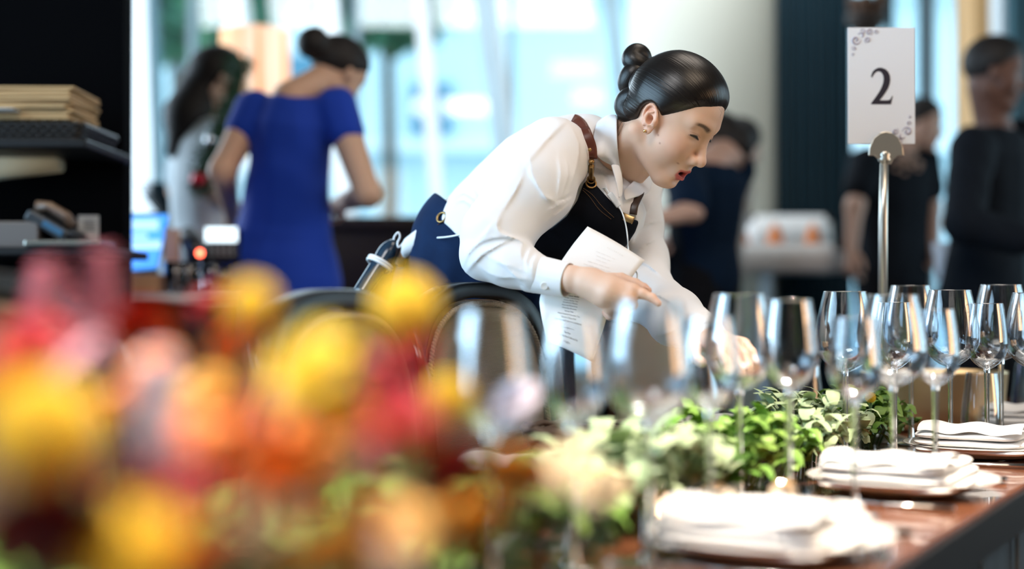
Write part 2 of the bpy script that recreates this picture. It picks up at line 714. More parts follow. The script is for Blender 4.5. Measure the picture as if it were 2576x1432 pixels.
post(1, 336, 350, 78, 8.2, m_post)
post(2, 386, 412, 14, 8.1, m_teal, .10)
post(3, 590, 650, 46, 8.2, m_post)
post(4, 828, 868, 46, 8.2, m_post)
post(5, 1212, 1278, 46, 8.1, m_postg)
post(6, 1246, 1306, 14, 8.2, m_post)
post(7, 1536, 1590, 26, 8.2, m_postg)
post(8, 1060, 1100, 34, 8.3, m_post)
post(9, 2330, 2330, 26, 8.3, m_postg)
post(10, 2236, 2236, 18, 8.3, m_teal, .1)

# round plaster column, dark curtain, warm pier at the right
c = P(1772, 400, 7.5)
o = struct('trim_11', MB().lathe([(.39, 0), (.39, ZC)], 48, Matrix.Translation((c[0], c[1], 0))).vf, mat('column_plaster', (.50, .49, .42), .8), smooth=True)
cu = MB()
rows = []
a, b = P(1955, 400, 7.3), P(2142, 400, 7.3)
n = 90
rows = [[(a[0] + (b[0] - a[0]) * k / n, a[1] + .035 * sin(k * .9) + .012 * sin(k * .37), z) for k in range(n + 1)] for z in (.02, 1.2, 2.3, ZC - .01)]
o = obj('window_curtain', cu.grid(rows).vf, mat('teal_black_curtain', (.006, .030, .046), .85, 0, .1, sheen=.1), None, solid=.006)
tag(o, 'dark teal floor-length curtain gathered beside the pale round column', 'curtain')
a, b = P(2452, 400, 7.0), P(2515, 400, 7.0)
struct('trim_12', MB().box((a[0], 7.0, 0), (b[0], 7.3, ZC)).vf, mat('amber_pier', (.85, .50, .22), .6))
a, b = P(2552, 400, 6.6), P(2640, 400, 6.6)
struct('trim_13', MB().box((a[0], 6.6, 0), (b[0], 6.8, ZC)).vf, m_teal)
a, b = P(2520, 400, 6.7), P(2552, 400, 6.7)
struct('trim_14', MB().box((a[0], 6.7, 0), (b[0], 6.85, ZC)).vf, m_post)

# outside: pale office block, trees, terrace
m_fac = mat('pale_facade', (.60, .72, .76), .8)
m_fac2 = mat('blue_facade_glass', (.10, .24, .34), .35)
bl = thing('office_building', 'pale office building with rows of blue windows seen across the terrace', 'building', (0, 17, 0))
obj('wall', MB().box((-11, 0, 0), (13, 1.0, 14)).vf, m_fac, bl, smooth=False)
rs = random.Random(5)
wins = []
for r in range(4):
    for k in range(13):
        if rs.random() < .30: continue
        x = -10.2 + k * 1.8
        z = 1.2 + r * 1.75
        wd, hg = rs.uniform(.35, .8), rs.uniform(.45, 1.0)
        obj('window', MB().box((x, -.06, z), (x + wd, .02, z + hg)).vf, m_fac2, bl, smooth=False)
for z in (2.75, 4.62, 6.4):
    obj('ledge', MB().box((-11, -.35, z), (13, .0, z + .16)).vf, m_post, bl, smooth=False)
tb = MB().box((-11, Y1 + .12, -.06), (13, 17, -.01))
struct('ground_terrace', tb.vf, mat('terrace_paving', (.40, .52, .56), .8))
m_leaf = mat('tree_leaf_green', (.05, .16, .07), .6)
m_bark = mat('tree_bark', (.10, .07, .05), .9)


def tree(x, y, zc, r, label):
    t = thing('tree', label, 'tree', (x, y, 0), 0, 'trees on the terrace')
    obj('trunk', MB().tube([(0, 0, 0), (.05, 0, zc * .5), (0, .05, zc)], [.10, .08, .05], 8).vf, m_bark, t)
    rs = np.random.RandomState(int(abs(x * 10)) + 3)
    n = 1500
    c = rs.normal(size=(n, 3))
    c /= np.linalg.norm(c, axis=1)[:, None]
    c *= (r * rs.rand(n) ** .4)[:, None] * [1, 1, .8]
    c[:, 2] += zc
    a = rs.normal(size=(n, 3)) * .10
    b = rs.normal(size=(n, 3)) * .10
    v = np.stack([c - a, c - b, c + a, c + b], 1).reshape(-1, 3)
    obj('crown', (v, np.arange(4 * n).reshape(-1, 4)), m_leaf, t, smooth=False)
    return t


tree(-3.0, 12.6, 4.0, 1.1, 'green leafy tree outside the left end of the window front')
tree(-1.3, 14.6, 4.2, .7, 'smaller green tree outside, right of the leafy tree by the window')

# dark dividing wall with shelves, at the left
dx = P(310, 400, 3.5)[0]
struct('wall_divider', MB().box((X0, 3.5, 0), (dx, 3.58, ZC)).vf, m_dark)

# ---------------------------------------------------------------- banquet table frame: t along, s across from the near edge
T0 = np.array([0.368, 1.420, 0.0])
TU = np.array([0.50, 0.866, 0.0]); TU /= np.linalg.norm(TU)
TN = np.array([-TU[1], TU[0], 0.0])
TANG = math.atan2(TU[1], TU[0])
TZ = 0.74
TW = .70


def T(t, s, z=TZ):
    return T0 + TU * t + TN * s + np.array([0, 0, z])


m_wood = mat('polished_walnut', (.20, .070, .030), .22, 0, .6, var=(9, .55, (.10, .034, .018)), coat=.5, bump=(120, .04, .001))
tb_ = thing('banquet_table', 'long narrow polished walnut banquet table with black edge running away to the right', 'table', T(0, TW / 2, 0), TANG)
L0, L1 = -1.55, 2.6
obj('tabletop', MB().box((L0, -TW / 2, .718), (L1, TW / 2, TZ)).vf, m_wood, tb_, smooth=False, bevel=.004)
obj('edge_band', MB().box((L0 - .004, -TW / 2 - .006, .680), (L1 + .004, -TW / 2, .732)).box((L0 - .004, TW / 2, .680), (L1 + .004, TW / 2 + .006, .732)).vf, mat('black_edge_band', (.010, .010, .011), .35), tb_, smooth=False)
# pinstriped black skirt hung under the edge
rows = []
for z in (.684, .35, .02):
    rows.append([(L0 + (L1 - L0) * k / 400, -TW / 2 + .02 - .004 * sin(k * .8) * (.75 - z), z) for k in range(401)])
obj('table_skirt', MB().grid(rows).vf, mat('black_skirting', (.010, .010, .012), .7), tb_, solid=.003)
pl_ = MB()
for k in range(-6, 14):
    for q in (0, .012, .02):
        x = k * .25 + q
        pl_.box((x, -TW / 2 + .010, .03), (x + .0012, -TW / 2 + .0125, .68))
obj('skirt_piping', pl_.vf, mat('grey_piping', (.25, .24, .22), .5), tb_, smooth=False)
for x in (L0 + .2, 1.0, L1 - .2):
    for y in (-.26, .26):
        obj('leg', MB().box((x - .025, y - .025, 0), (x + .025, y + .025, .72)).vf, mat('leg_black', (.01, .01, .01), .4) if False else m_dark, tb_, smooth=False)

# ---------------------------------------------------------------- upholstered chairs on the far side
m_frame = mat('black_lacquer', (.004, .005, .007), .32, 0, .3)
m_frame2 = mat('brown_lacquer', (.10, .035, .012), .15, 0, .7)
m_tan = mat('taupe_weave', (.38, .300, .225), .9, wave=(150, (.15, .112, .080), .8))
m_cord = mat('taupe_cord', (.26, .205, .150), .85)


def arch(w, h, n=48, e=2.7):
    """front view outline of the chair back, from lower left over the top to lower right"""
    pts = [(-w, 0.0)]
    for k in range(n + 1):
        a = pi - pi * k / n
        x = w * math.copysign(abs(cos(a)) ** (2 / e), cos(a))
        z = h - .17 + .17 * abs(sin(a)) ** (2 / e)
        pts.append((x, z))
    pts.append((w, 0.0))
    return pts


def make_chair(label):
    t = thing('dining_chair', label, 'chair', (0, 0, 0), 0, 'upholstered chairs on the far side of the banquet table')
    zb, H = .52, 1.04
    out = arch(.215, H - zb)
    inn = arch(.215 - .027, H - zb - .027)
    v, f = [], []
    n = len(out)
    for (a, b) in zip(out, inn):
        for (x, z), y in ((a, -.016), (b, -.016), (b, .020), (a, .020)):
            v.append((x, y + (z - .2) * .10, z + zb))
    for i in range(n - 1):
        for k in range(4):
            l = (k + 1) % 4
            f.append((i * 4 + k, i * 4 + l, (i + 1) * 4 + l, (i + 1) * 4 + k))
    f += [(0, 1, 2, 3), tuple((n - 1) * 4 + k for k in (3, 2, 1, 0))]
    obj('back_frame', (v, f), m_frame, t, bevel=.005)
    # upholstered pad with soft bulge on both sides
    pad = arch(.215 - .029, H - zb - .029)
    for sg, nm in ((-1, 'back_cushion'),):
        v, f = [], []
        rings = 7
        m = len(pad)
        for r in range(rings + 1):
            q = 1 - r / rings
            for (x, z) in pad:
                X = x * q
                Z = .22 + (z - .22) * q
                b = .018 * (1 - q ** 4)
                v.append((X, -(.006 + b) + (Z - .2) * .10, Z + zb))
        nn = len(v)
        v += [(x, .016 - (y - (z - zb - .2) * .10) * 0 + (z - zb - .2) * .10 + .004, z) for x, y, z in v[:nn]]
        for r in range(rings):
            for k in range(m):
                l = (k + 1) % m
                f.append((r * m + k, (r + 1) * m + k, (r + 1) * m + l, r * m + l))
                f.append((nn + r * m + k, nn + r * m + l, nn + (r + 1) * m + l, nn + (r + 1) * m + k))
        obj(nm, (v, f), m_tan, t)
    # twisted cord piping round the pad
    pc = arch(.215 - .037, H - zb - .037)
    pp = spline([np.array([x, -.016 + (z - .2) * .10, z + zb]) for x, z in pc], 4)
    cm = MB()
    for ph in (0, pi):
        ln = 0
        q = []
        for i, p in enumerate(pp):
            if i: ln += np.linalg.norm(pp[i] - pp[i - 1])
            a = ln / .012 * 2 * pi + ph
            tg = pp[min(i + 1, len(pp) - 1)] - pp[max(i - 1, 0)]
            tg /= np.linalg.norm(tg) + 1e-9
            nx = np.cross(tg, [0, 1, 0])
            q.append(p + (nx * cos(a) + np.array([0, 1, 0]) * sin(a)) * .0024)
        # resample finely along the helix
        qq = []
        for i in range(len(pp) - 1):
            L_ = np.linalg.norm(pp[i + 1] - pp[i])
            s = max(1, int(L_ / .0022))
            for k in range(s):
                qq.append((i + k / s))
        def at(u):
            i = min(int(u), len(pp) - 2)
            return pp[i] + (pp[i + 1] - pp[i]) * (u - i)
        ln = 0
        res = []
        last = at(0)
        for u in qq:
            p = at(u)
            ln += np.linalg.norm(p - last)
            tg = at(min(u + .5, len(pp) - 1.001)) - at(max(u - .5, 0))
            tg /= np.linalg.norm(tg) + 1e-9
            nx = np.cross(tg, [0, 1, 0])
            a = ln / .012 * 2 * pi + ph
            res.append(p + (nx * cos(a) + np.array([0, 1, 0]) * sin(a)) * .0026)
            last = p
        cm.tube(res, .0034, 6)
    obj('piping', cm.vf, m_cord, t)
    obj('seat', MB().box((-.21, -.44, .40), (.21, .0, .48)).vf, m_tan, t, bevel=.02)
    obj('seat_rail', MB().box((-.215, -.44, .36), (.215, .01, .40)).vf, m_frame, t, smooth=False, bevel=.003)
    for sx in (-1, 1):
        obj('leg', MB().tube([(sx * .198, .0 - .032, zb + .02), (sx * .198, -.02, .40), (sx * .198, .06, 0)], [.018, .018, .013], 8).vf, m_frame, t)
        obj('leg', MB().tube([(sx * .190, -.41, .37), (sx * .190, -.42, 0)], [.018, .012], 8).vf, m_frame, t)
        # polished metal bracket at the back corner
        k = MB().tube([(sx * .2165, -.010 + .029 + .004, H - .055), (sx * .2175, .0, H - .13), (sx * .2175, -.012, H - .25)], [.008, .0115, .010], 10)
        obj('corner_bracket', k.vf, m_frame2, t)
    return t


chair = make_chair('nearly hidden upholstered chair behind the flowers, leftmost of the three taupe chairs')
CR = np.array([0.078, 2.60, 0])         # right end of the chair the waitress leans over
cu_ = np.array([.53, .848, 0]); cu_ /= np.linalg.norm(cu_)
ca = math.atan2(cu_[1], cu_[0])
c1 = CR - cu_ * .215
pos = [(c1, ca, 1.0, 'taupe upholstered chair with cord piping that the waitress leans over'),
       (np.array([-.212, 1.912, 0]), radians(67.5), .985, 'taupe upholstered chair left of the one the waitress leans over')]
chair.location = (-.52, 1.36, 0)
chair.rotation_euler = (0, 0, radians(60))
pos.append((np.array([.30, 3.0, 0]), ca, .975, 'taupe upholstered chair beyond the waitress lowered sleeve, half hidden by glasses'))
for p, a_, sc_, l in pos:
    dup(chair, p, a_, l, None, sc_)

# ---------------------------------------------------------------- glasses
m_bowl = thin_glass('wine_glass_bowl', (.97, .985, 1.0), .75)
m_stem = solid_glass('wine_glass_stem')


def wine(label, kind):
    """kind: (rim r, max r, bowl h, total h)"""
    rr, rm, bh, H = kind
    t = thing('wine_glass', label, 'glass', (0, 0, 0))
    z0 = H - bh
    pr = []
    for k in range(22):
        u = k / 21
        z = z0 + bh * u
        if u < .38: r = rm * math.sin((u / .38) * pi / 2) ** .62
        else: r = rm + (rr - rm) * ((u - .38) / .62) ** 1.6
        pr.append((max(r, .0028), z))
    th = .0011
    inner = [(max(r - th, .001), z + (.0035 if i < 3 else 0)) for i, (r, z) in enumerate(pr)]
    mb = MB()
    mb.lathe(pr, 36)
    v, f = MB().lathe(inner, 36).vf
    mb.add(v, [tuple(reversed(q)) for q in f])
    # rolled rim
    mb.lathe([(rr - th, H), (rr - th * .5, H + .0007), (rr, H), (rr - th * .5, H - .0005)], 36, close=True)
    obj('bowl', mb.vf, m_bowl, t)
    obj('stem', MB().lathe([(.0, z0 + .006), (.0055, z0 + .0045), (.0046, z0 - .006), (.0038, z0 - .03), (.0038, .03), (.0055, .010), (.010, .0045), (0, .0040)], 20).vf, m_stem, t)
    rf = rm * .86
    obj('foot', MB().lathe([(0, .0058), (.010, .0050), (rf * .6, .0028), (rf, .0016), (rf + .0006, .0009), (rf, .0003), (0, .0003)], 36).vf, m_stem, t)
    return t


RED = (.0325, .0455, .124, .264)
WHT = (.0255, .0330, .106, .246)
red = wine('x', RED)
wht = wine('x', WHT)
tum = thing('water_glass', 'x', 'glass', (0, 0, 0))
pr = [(0.0, .004), (.020, .004), (.034, .016), (.0385, .036), (.0375, .06), (.033, .10), (.029, .132)]
pp = spline([np.array([a, b, 0]) for a, b in pr], 4)
pr = [(float(p[0]), float(p[1])) for p in pp]
mb = MB().lathe(pr, 36)
v, f = MB().lathe([(max(a - .0012, 0), b + (.004 if b < .02 else 0)) for a, b in pr], 36).vf
mb.add(v, [tuple(reversed(q)) for q in f])
mb.lathe([(.0278, .132), (.0284, .1327), (.029, .132)], 36)
obj('bowl', mb.vf, m_bowl, tum)
obj('base', MB().lathe([(0, .0005), (.021, .0005), (.026, .004), (.018, .0075), (0, .0065)], 32).vf, m_stem, tum)

glasses = [  # proto, px and height of the rim centre, depth, label
    (red, 2126, 735, 2.32, 'large wine glass left of the number sign pole, sharpest of the tall ones there'),
    (red, 2291, 720, 2.66, 'large wine glass right of the number sign pole, behind the small ones'),
    (red, 2390, 731, 2.46, 'large wine glass between the sign pole and the right edge, broad bowl'),
    (red, 2518, 718, 2.60, 'tall large wine glass near the right edge, behind the slim white wine glass'),
    (red, 2600, 738, 2.44, 'large wine glass cut by the right edge of the view'),
    (red, 1860, 742, 1.90, 'blurred large wine glass in front of the left hand of the waitress'),
    (red, 2246, 744, 1.98, 'blurred large wine glass standing in front of the sign pole'),
    (red, 1630, 762, 1.46, 'blurred large wine glass below the pointing finger'),
    (wht, 1236, 785, 1.27, 'blurred wine glass in front of the taupe chair, leftmost of all glasses'),
    (wht, 1440, 805, 1.42, 'blurred wine glass in front of the right side of the taupe chair'),
    (wht, 2482, 765, 2.42, 'slim white wine glass in focus, second from the right edge'),
    (wht, 2203, 754, 2.75, 'slim white wine glass just left of the sign pole, mostly hidden'),
    (wht, 2352, 780, 2.02, 'slim blurred white wine glass left of the broad bowl glass'),
    (wht, 1985, 757, 1.80, 'slim blurred wine glass to the right of the waitress hand'),
    (wht, 2150, 800, 1.78, 'slim faint wine glass in front of the large sharp glass'),
    (wht, 1786, 800, 1.60, 'slim blurred wine glass in front of the lowered sleeve'),
    (wht, 2250, 762, 2.40, 'slim wine glass right behind the sign pole'),
    (tum, 2470, 905, 2.66, 'stemless water glass beside the right stack of napkins'),
    (tum, 2590, 868, 3.05, 'stemless water glass cut by the right edge of the view'),
    (tum, 2025, 780, 2.95, 'small stemless glass far back beside the large sharp glass'),
    (tum, 1765, 755, 3.10, 'small stemless glass by the lowered hand of the waitress'),
]
used = set()
for g, px, ry, d, lab in glasses:
    p = P(px, ry, d)
    if g is tum: p[2] = TZ + .133
    sc_ = (p[2] - TZ) / {id(red): .264, id(wht): .246, id(tum): .133}[id(g)]
    loc_ = (p[0], p[1], TZ + .0006)
    gr = {id(red): 'large wine glasses on the banquet table', id(wht): 'slim wine glasses on the banquet table', id(tum): 'stemless water glasses on the banquet table'}[id(g)]
    if id(g) in used:
        dup(g, loc_, px * .01, lab, gr, sc_)
    else:
        used.add(id(g))
        g.location = loc_
        g.scale = (sc_,) * 3
        g['label'] = lab
        g['group'] = gr

# ---------------------------------------------------------------- place settings
m_china = mat('white_china', (.84, .82, .79), .12, 0, .5, coat=.4)
m_napkin = mat('white_napkin_linen', (.86, .84, .82), .85, sheen=.2, bump=(70, .25, .003))
m_steel = mat('polished_steel', (.70, .68, .66), .12, 1.0)


def plate_obj(label, group):
    pr = [(0, .0025), (.085, .0025), (.092, .005), (.106, .013), (.130, .021), (.133, .0225), (.130, .0235), (.108, .0165), (.094, .0085), (.086, .0065), (0, .0065)]
    t = obj('dinner_plate', MB().lathe(pr, 64).vf, m_china)
    tag(t, label, 'plate', group)
    return t


def napkin_obj(label, group):
    """folded linen square: three soft layers"""
    rs = np.random.RandomState(2)
    mb = MB()
    for k, (w, l, z) in enumerate(((.094, .118, .010), (.092, .114, .0215), (.088, .110, .033))):
        n = 26
        rows = []
        for j in range(n + 1):
            a = -pi / 2 + pi * j / n
            ring = []
            for i in range(49):
                b = 2 * pi * i / 48
                ex = .28
                cx = math.copysign(abs(cos(b)) ** ex, cos(b)) * w
                cy = math.copysign(abs(sin(b)) ** ex, sin(b)) * l
                q = cos(a) ** .25 if abs(cos(a)) > 1e-6 else 0
                wv = .0022 * sin(cx * 60 + k * 2) * cos(cy * 45 + k) + .0018 * sin(cy * 90 + k)
                ring.append((cx * q + .004 * k, cy * q, z + .0066 * sin(a) + wv * (.45 if a > 0 else .1)))
            rows.append(ring)
        mb.grid(rows)
    # turned-over corner ruffle at one end
    rows = [[(-.085 + .17 * i / 24, .062 + .044 * cos(v_) + .003 * sin(i * .5), .040 + .014 * sin(v_) + .0025 * sin(i * .6 + 1)) for i in range(25)] for v_ in np.linspace(0, pi, 9)]
    mb.grid(rows)
    t = obj('folded_napkin', mb.vf, m_napkin)
    tag(t, label, 'napkin', group)
    return t


def cutlery(kind, label, group):
    t = thing(kind, label, 'cutlery', (0, 0, 0), 0, group)
    if kind == 'knife':
        obj('blade', MB().prism([(-.009, .02), (.009, .02), (.010, .10), (.004, .122), (-.008, .118)], .003, .005).vf, m_steel, t, smooth=False)
        obj('handle', MB().tube([(0, -.11, .005), (0, -.05, .0045), (0, .022, .004)], [.0085, .007, .0045], 10, flat=.5).vf, m_steel, t)
    else:
        obj('handle', MB().tube([(0, -.11, .005), (0, -.02, .004), (0, .045, .007)], [.0085, .0045, .004], 10, flat=.45).vf, m_steel, t)
        mb = MB().prism([(-.011, .045), (.011, .045), (.012, .070), (-.012, .070)], .0045, .006)
        for k in range(4):
            x = -.0105 + k * .007
            mb.box((x - .0015, .068, .0045), (x + .0015, .110, .006))
        obj('tines', mb.vf, m_steel, t, smooth=False)
    return t


sets = [(.05, .135, 'nearest the camera at the bottom of the view'), (.595, .135, 'second from the camera on the right side'), (1.12, .135, 'third from the camera on the right side'), (1.65, .135, 'fourth from the camera, by the right edge'),
        (.20, .555, 'across the table behind the flowers'), (.95, .565, 'across the table behind the greenery')]
pp_ = nn_ = kk_ = ff_ = None
for t_, s_, wh in sets:
    far = s_ > .5
    ang = TANG + (pi if far else 0)
    loc_ = T(t_, s_)
    if pp_ is None:
        pp_ = plate_obj('', 'white plates on the banquet table')
        nn_ = napkin_obj('', 'folded napkins on the plates')
        kk_ = cutlery('knife', '', 'knives beside the plates')
        ff_ = cutlery('fork', '', 'forks beside the plates')
        P1_, N1_, K1_, F1_ = pp_, nn_, kk_, ff_
    else:
        P1_ = dup(pp_, loc_); N1_ = dup(nn_, loc_); K1_ = dup(kk_, loc_); F1_ = dup(ff_, loc_)
    # napkins lie long side across the place
    for o_, off, zz, ro in ((P1_, (0, 0), .0004, 0), (N1_, (0, 0), .0075, pi / 2), (K1_, (.165, 0), .0004, 0), (F1_, (-.165, 0), .0004, 0)):
        sg = -1 if far else 1
        p = T(t_ + off[0] * sg, s_ + off[1] * sg)
        o_.location = (p[0], p[1], TZ + zz)
        o_.rotation_euler = (0, 0, ang + ro)
    P1_['label'] = 'white round plate under a folded napkin, ' + wh
    N1_['label'] = 'thick folded white napkin on a plate, ' + wh
    K1_['label'] = 'steel knife beside the white plate ' + wh
    F1_['label'] = 'steel fork beside the white plate ' + wh

# small side plates and tea lights
m_flame = mat('candle_flame', (1, .6, .2), .5, emit=((1.0, .62, .28), 60.0))
m_wax = mat('candle_wax', (.85, .75, .6), .5, emit=((1.0, .62, .3), 1.2))
m_hold = thin_glass('tea_light_glass', (1.0, .93, .82), 1.5)


def votive():
    t = thing('tea_light', 'x', 'candle', (0, 0, 0), 0, 'tea lights along the table')
    obj('holder', MB().lathe([(0, .001), (.024, .001), (.028, .01), (.030, .055), (.0285, .055), (.0265, .012), (0, .006)], 28).vf, m_hold, t)
    obj('wax', MB().lathe([(0, .007), (.020, .007), (.020, .022), (0, .021)], 20).vf, m_wax, t)
    obj('flame', MB().lathe([(0, .024), (.0035, .029), (.0042, .034), (.002, .042), (0, .047)], 12).vf, m_flame, t)
    return t


vt = votive()
vs = [(1655, 1050, 2.05, 'burning tea light in a glass below the pointing hand'), (1795, 1100, 2.02, 'burning tea light in a glass amid the greenery'), (2085, 960, 3.0, 'small burning tea light between the large glasses'),
      (2160, 962, 3.05, 'burning tea light behind the large sharp wine glass'), (1975, 1285, 1.66, 'burning tea light in front of the second plate'), (1800, 1292, 1.63, 'burning tea light just behind the nearest plate'),
      (1095, 700, 0, 'x')]
first = True
for px, py, d, lab in vs[:-1]:
    p = P(px, py, d)
    if first:
        vt.location = (p[0], p[1], TZ + .0005); vt['label'] = lab; first = False
    else:
        dup(vt, (p[0], p[1], TZ + .0005), 0, lab)

# ---------------------------------------------------------------- table number sign
SD = 2.72
sb = P(2224, 754, SD)
sign = thing('table_number_sign', 'white table number card marked 2 held upright on a slim silver stand', 'sign', (sb[0], sb[1], TZ))
m_silver = mat('brushed_silver', (.62, .60, .54), .30, .85)
px2 = SD / FPX
zt = lambda y: CAMZ + (HORIZON - y) * px2 - TZ
xt = lambda x: (x - 2224) * px2
obj('pole', MB().tube([(xt(2219), 0, .012), (xt(2222), 0, zt(560)), (xt(2226), 0, zt(392))], [.0095, .0088, .0078], 16).vf, m_silver, sign)
obj('base', MB().lathe([(0, .016), (.02, .015), (.045, .008), (.050, .003), (.050, .0005), (0, .0005)], 32, Matrix.Translation((xt(2219), 0, 0))).vf, m_silver, sign)
# fan-shaped clip
fan = [(-44, -22), (-42, -2), (-32, 22), (-14, 36), (0, 39), (14, 36), (32, 22), (42, -2), (44, -22), (30, -22), (18, -32), (12, -44), (-12, -44), (-18, -32), (-30, -22)]
fan = [(x * px2, y * px2) for x, y in fan]
Mf = Matrix.Translation((xt(2228), -.0045, zt(370))) @ Matrix.Rotation(pi / 2, 4, 'X')
obj('clip', MB().prism(fan, -.0015, .003, Mf).vf, m_silver, sign, smooth=False, bevel=.0012)
obj('clip_collar', MB().lathe([(.011, -.006), (.0125, -.002), (.0105, .002), (.012, .006), (.0095, .012)], 18, Matrix.Translation((xt(2226), 0, zt(398)))).vf, m_silver, sign)
cardm = mat('sign_card_white', (.80, .81, .85), .5)
x0, x1, z0, z1 = xt(2134), xt(2303), zt(362), zt(68)
obj('card', MB().box((x0, -.0012, z0), (x1, .0012, z1)).vf, cardm, sign, smooth=False, bevel=.0006)
inkm = mat('sign_ink', (.020, .016, .028), .5)
two = [(.0, .80), (.06, .93), (.15, 1.0), (.27, 1.045), (.40, 1.05), (.55, 1.01), (.66, .93), (.725, .82), (.74, .70), (.715, .58), (.655, .46), (.56, .34), (.44, .215), (.33, .115), (.62, .115), (.70, .125), (.755, .165), (.80, .235), (.835, .235), (.76, .0), (.0, .0), (.0, .03),
       (.16, .19), (.30, .34), (.40, .48), (.465, .61), (.485, .73), (.465, .83), (.41, .905), (.33, .945), (.23, .94), (.15, .895), (.09, .83), (.045, .76)]
two = [((2192 + 66 * x - 2224) * px2, (HORIZON - (262 - 88 * y)) * px2) for x, y in two]
two = [(x, z + CAMZ - TZ) for x, z in two]
v = [(x, -.0016, z) for x, z in two]
bm_ = bpy.data.curves.new('n', 'CURVE')
bm_.dimensions = '2D'
bm_.fill_mode = 'BOTH'
spn = bm_.splines.new('POLY')
spn.points.add(len(two) - 1)
for i, (x, z) in enumerate(two): spn.points[i].co = (x, z, 0, 1)
spn.use_cyclic_u = True
tmp = bpy.data.objects.new('n', bm_)
COL.objects.link(tmp)
me_ = bpy.data.meshes.new_from_object(tmp.evaluated_get(bpy.context.evaluated_depsgraph_get()))
v = [(q.co.x, -.0017, q.co.y) for q in me_.vertices]
f = [tuple(p.vertices) for p in me_.polygons]
bpy.data.objects.remove(tmp)
obj('number', (v, f), inkm, sign, smooth=False)
# scroll ornaments in two corners
orn = mat('sign_scrolls', (.42, .38, .45), .6)


def scrolls(cx, cy, sg):
    mb = MB()
    def sp(x, y, r, turns, a0, w=.9, hand=1):
        pts = []
        for k in range(28):
            u = k / 27
            a = a0 + hand * turns * 2 * pi * u
            rr = r * (1 - .85 * u)
            X, Y = x + rr * cos(a), y + rr * sin(a)
            pts.append((xt(cx + sg * X), -.0016, zt(cy + sg * Y)))
        mb.tube(pts, [max(.0003, w * px2 * (.35 + .9 * sin(pi * i / 27))) for i in range(28)], 5, flat=1)
    sp(20, 32, 12, 1.3, 0, 2.2); sp(54, 12, 9, 1.5, 1, 1.6, -1); sp(50, 32, 8, 1.4, 2, 1.6); sp(38, 10, 7, 1.2, 3, 1.2)
    sp(16, 52, 6, 1.2, 4, 1.2, -1); sp(72, 10, 6, 1.2, 0, 1.2); sp(14, 68, 4, 1.1, 1, 1.0); sp(34, 22, 10, .6, 3.6, 1.8)
    return mb.vf


obj('ornament', scrolls(2134, 68, 1), orn, sign)
obj('ornament', scrolls(2303, 362, -1), orn, sign)

# brushed brass oval planter behind the glasses
bp = P(2350, 1050, 2.95)
pl = thing('planter', 'low oval brushed brass planter behind the wine glasses at the right', 'planter', (bp[0], bp[1], TZ))
mb = MB()
mb.lathe([(0, .002), (.108, .002), (.118, .010), (.122, .05), (.128, .118), (.1285, .122), (.1245, .122), (.118, .05), (.110, .014), (0, .010)], 56)
mb.v = [(x * 1.18, y * .75, z) for x, y, z in mb.v]
obj('bowl', mb.vf, mat('brushed_brass', (.62, .46, .26), .34, .9, bump=(40, .15, .002)), pl)
o = MB().lathe([(0, .100), (.10, .104), (.121, .098)], 40)
o.v = [(x * 1.18, y * .75, z) for x, y, z in o.v]
obj('soil', o.vf, mat('dark_moss_soil', (.03, .03, .015), .9, bump=(80, 1, .01)), pl)
# woven driftwood-brown bowl in the middle of the table
bp = P(1490, 1090, 2.15)
mb = MB()
for k in range(9):
    z = .012 + k * .008
    r = .050 + .055 * (k / 8) ** .6
    mb.tube([(r * cos(a), r * sin(a), z + .002 * sin(a * 14 + k * pi)) for a in np.linspace(0, 2 * pi, 57)], .0052, 6, False)
mb.lathe([(0, .004), (.045, .004), (.052, .012), (.100, .07), (.096, .07), (.048, .014), (0, .008)], 32)
o = obj('bread_basket', mb.vf, mat('dark_wicker', (.10, .065, .045), .7), None)
o.location = (bp[0], bp[1], TZ)
tag(o, 'brown woven bread basket in the middle of the table below the menu', 'basket')

# ---------------------------------------------------------------- flowers and greenery along the middle of the table
fm = {
    'yellow': mat('petal_yellow', (.88, .62, .03), .6, var=(60, .5, (.90, .70, .08))),
    'orange': mat('petal_orange', (.86, .26, .05), .5, var=(40, .5, (.88, .40, .10))),
    'red': mat('petal_red', (.42, .010, .014), .6, var=(40, .5, (.52, .025, .03))),
    'wine': mat('petal_wine', (.12, .008, .014), .55, var=(40, .5, (.22, .02, .03))),
    'pink': mat('petal_pink', (.72, .34, .42), .5, var=(30, .6, (.80, .55, .60))),
    'rose': mat('petal_dusty_rose', (.50, .13, .18), .5, var=(30, .6, (.62, .25, .30))),
    'cream': mat('petal_cream', (.52, .38, .22), .6),
    'gold': mat('petal_gold', (.72, .36, .05), .5, var=(50, .5, (.80, .50, .12))),
    'lilac': mat('petal_lilac_white', (.74, .66, .74), .5),
    'white': mat('petal_white', (.84, .82, .78), .5),
}
m_green = mat('leaf_green', (.13, .30, .04), .5, var=(20, .6, (.30, .42, .08)))
m_sage = mat('leaf_sage', (.34, .46, .26), .6, var=(20, .5, (.50, .55, .34)))
m_stemg = mat('flower_stem_green', (.08, .16, .04), .6)


def petal(mb, base, out, up, L, Wd, curl, n=6):
    """one cupped petal: base point, outward and up directions"""
    out = np.asarray(out, float); up = np.asarray(up, float)
    sd = np.cross(out, up)
    rows = []
    for i in range(n + 1):
        u = i / n
        a = curl * u
        c = np.asarray(base) + (out * math.sin(.2 + a) + up * math.cos(.2 + a)) * L * u
        w = Wd * math.sin(pi * min(.97, .12 + .80 * u)) ** .8
        cup = -out * .25 * w
        rows.append([c + sd * w * k + cup * (1 - k * k) * -1 * -1 for k in (-1, -.5, 0, .5, 1)])
    mb.grid(rows)


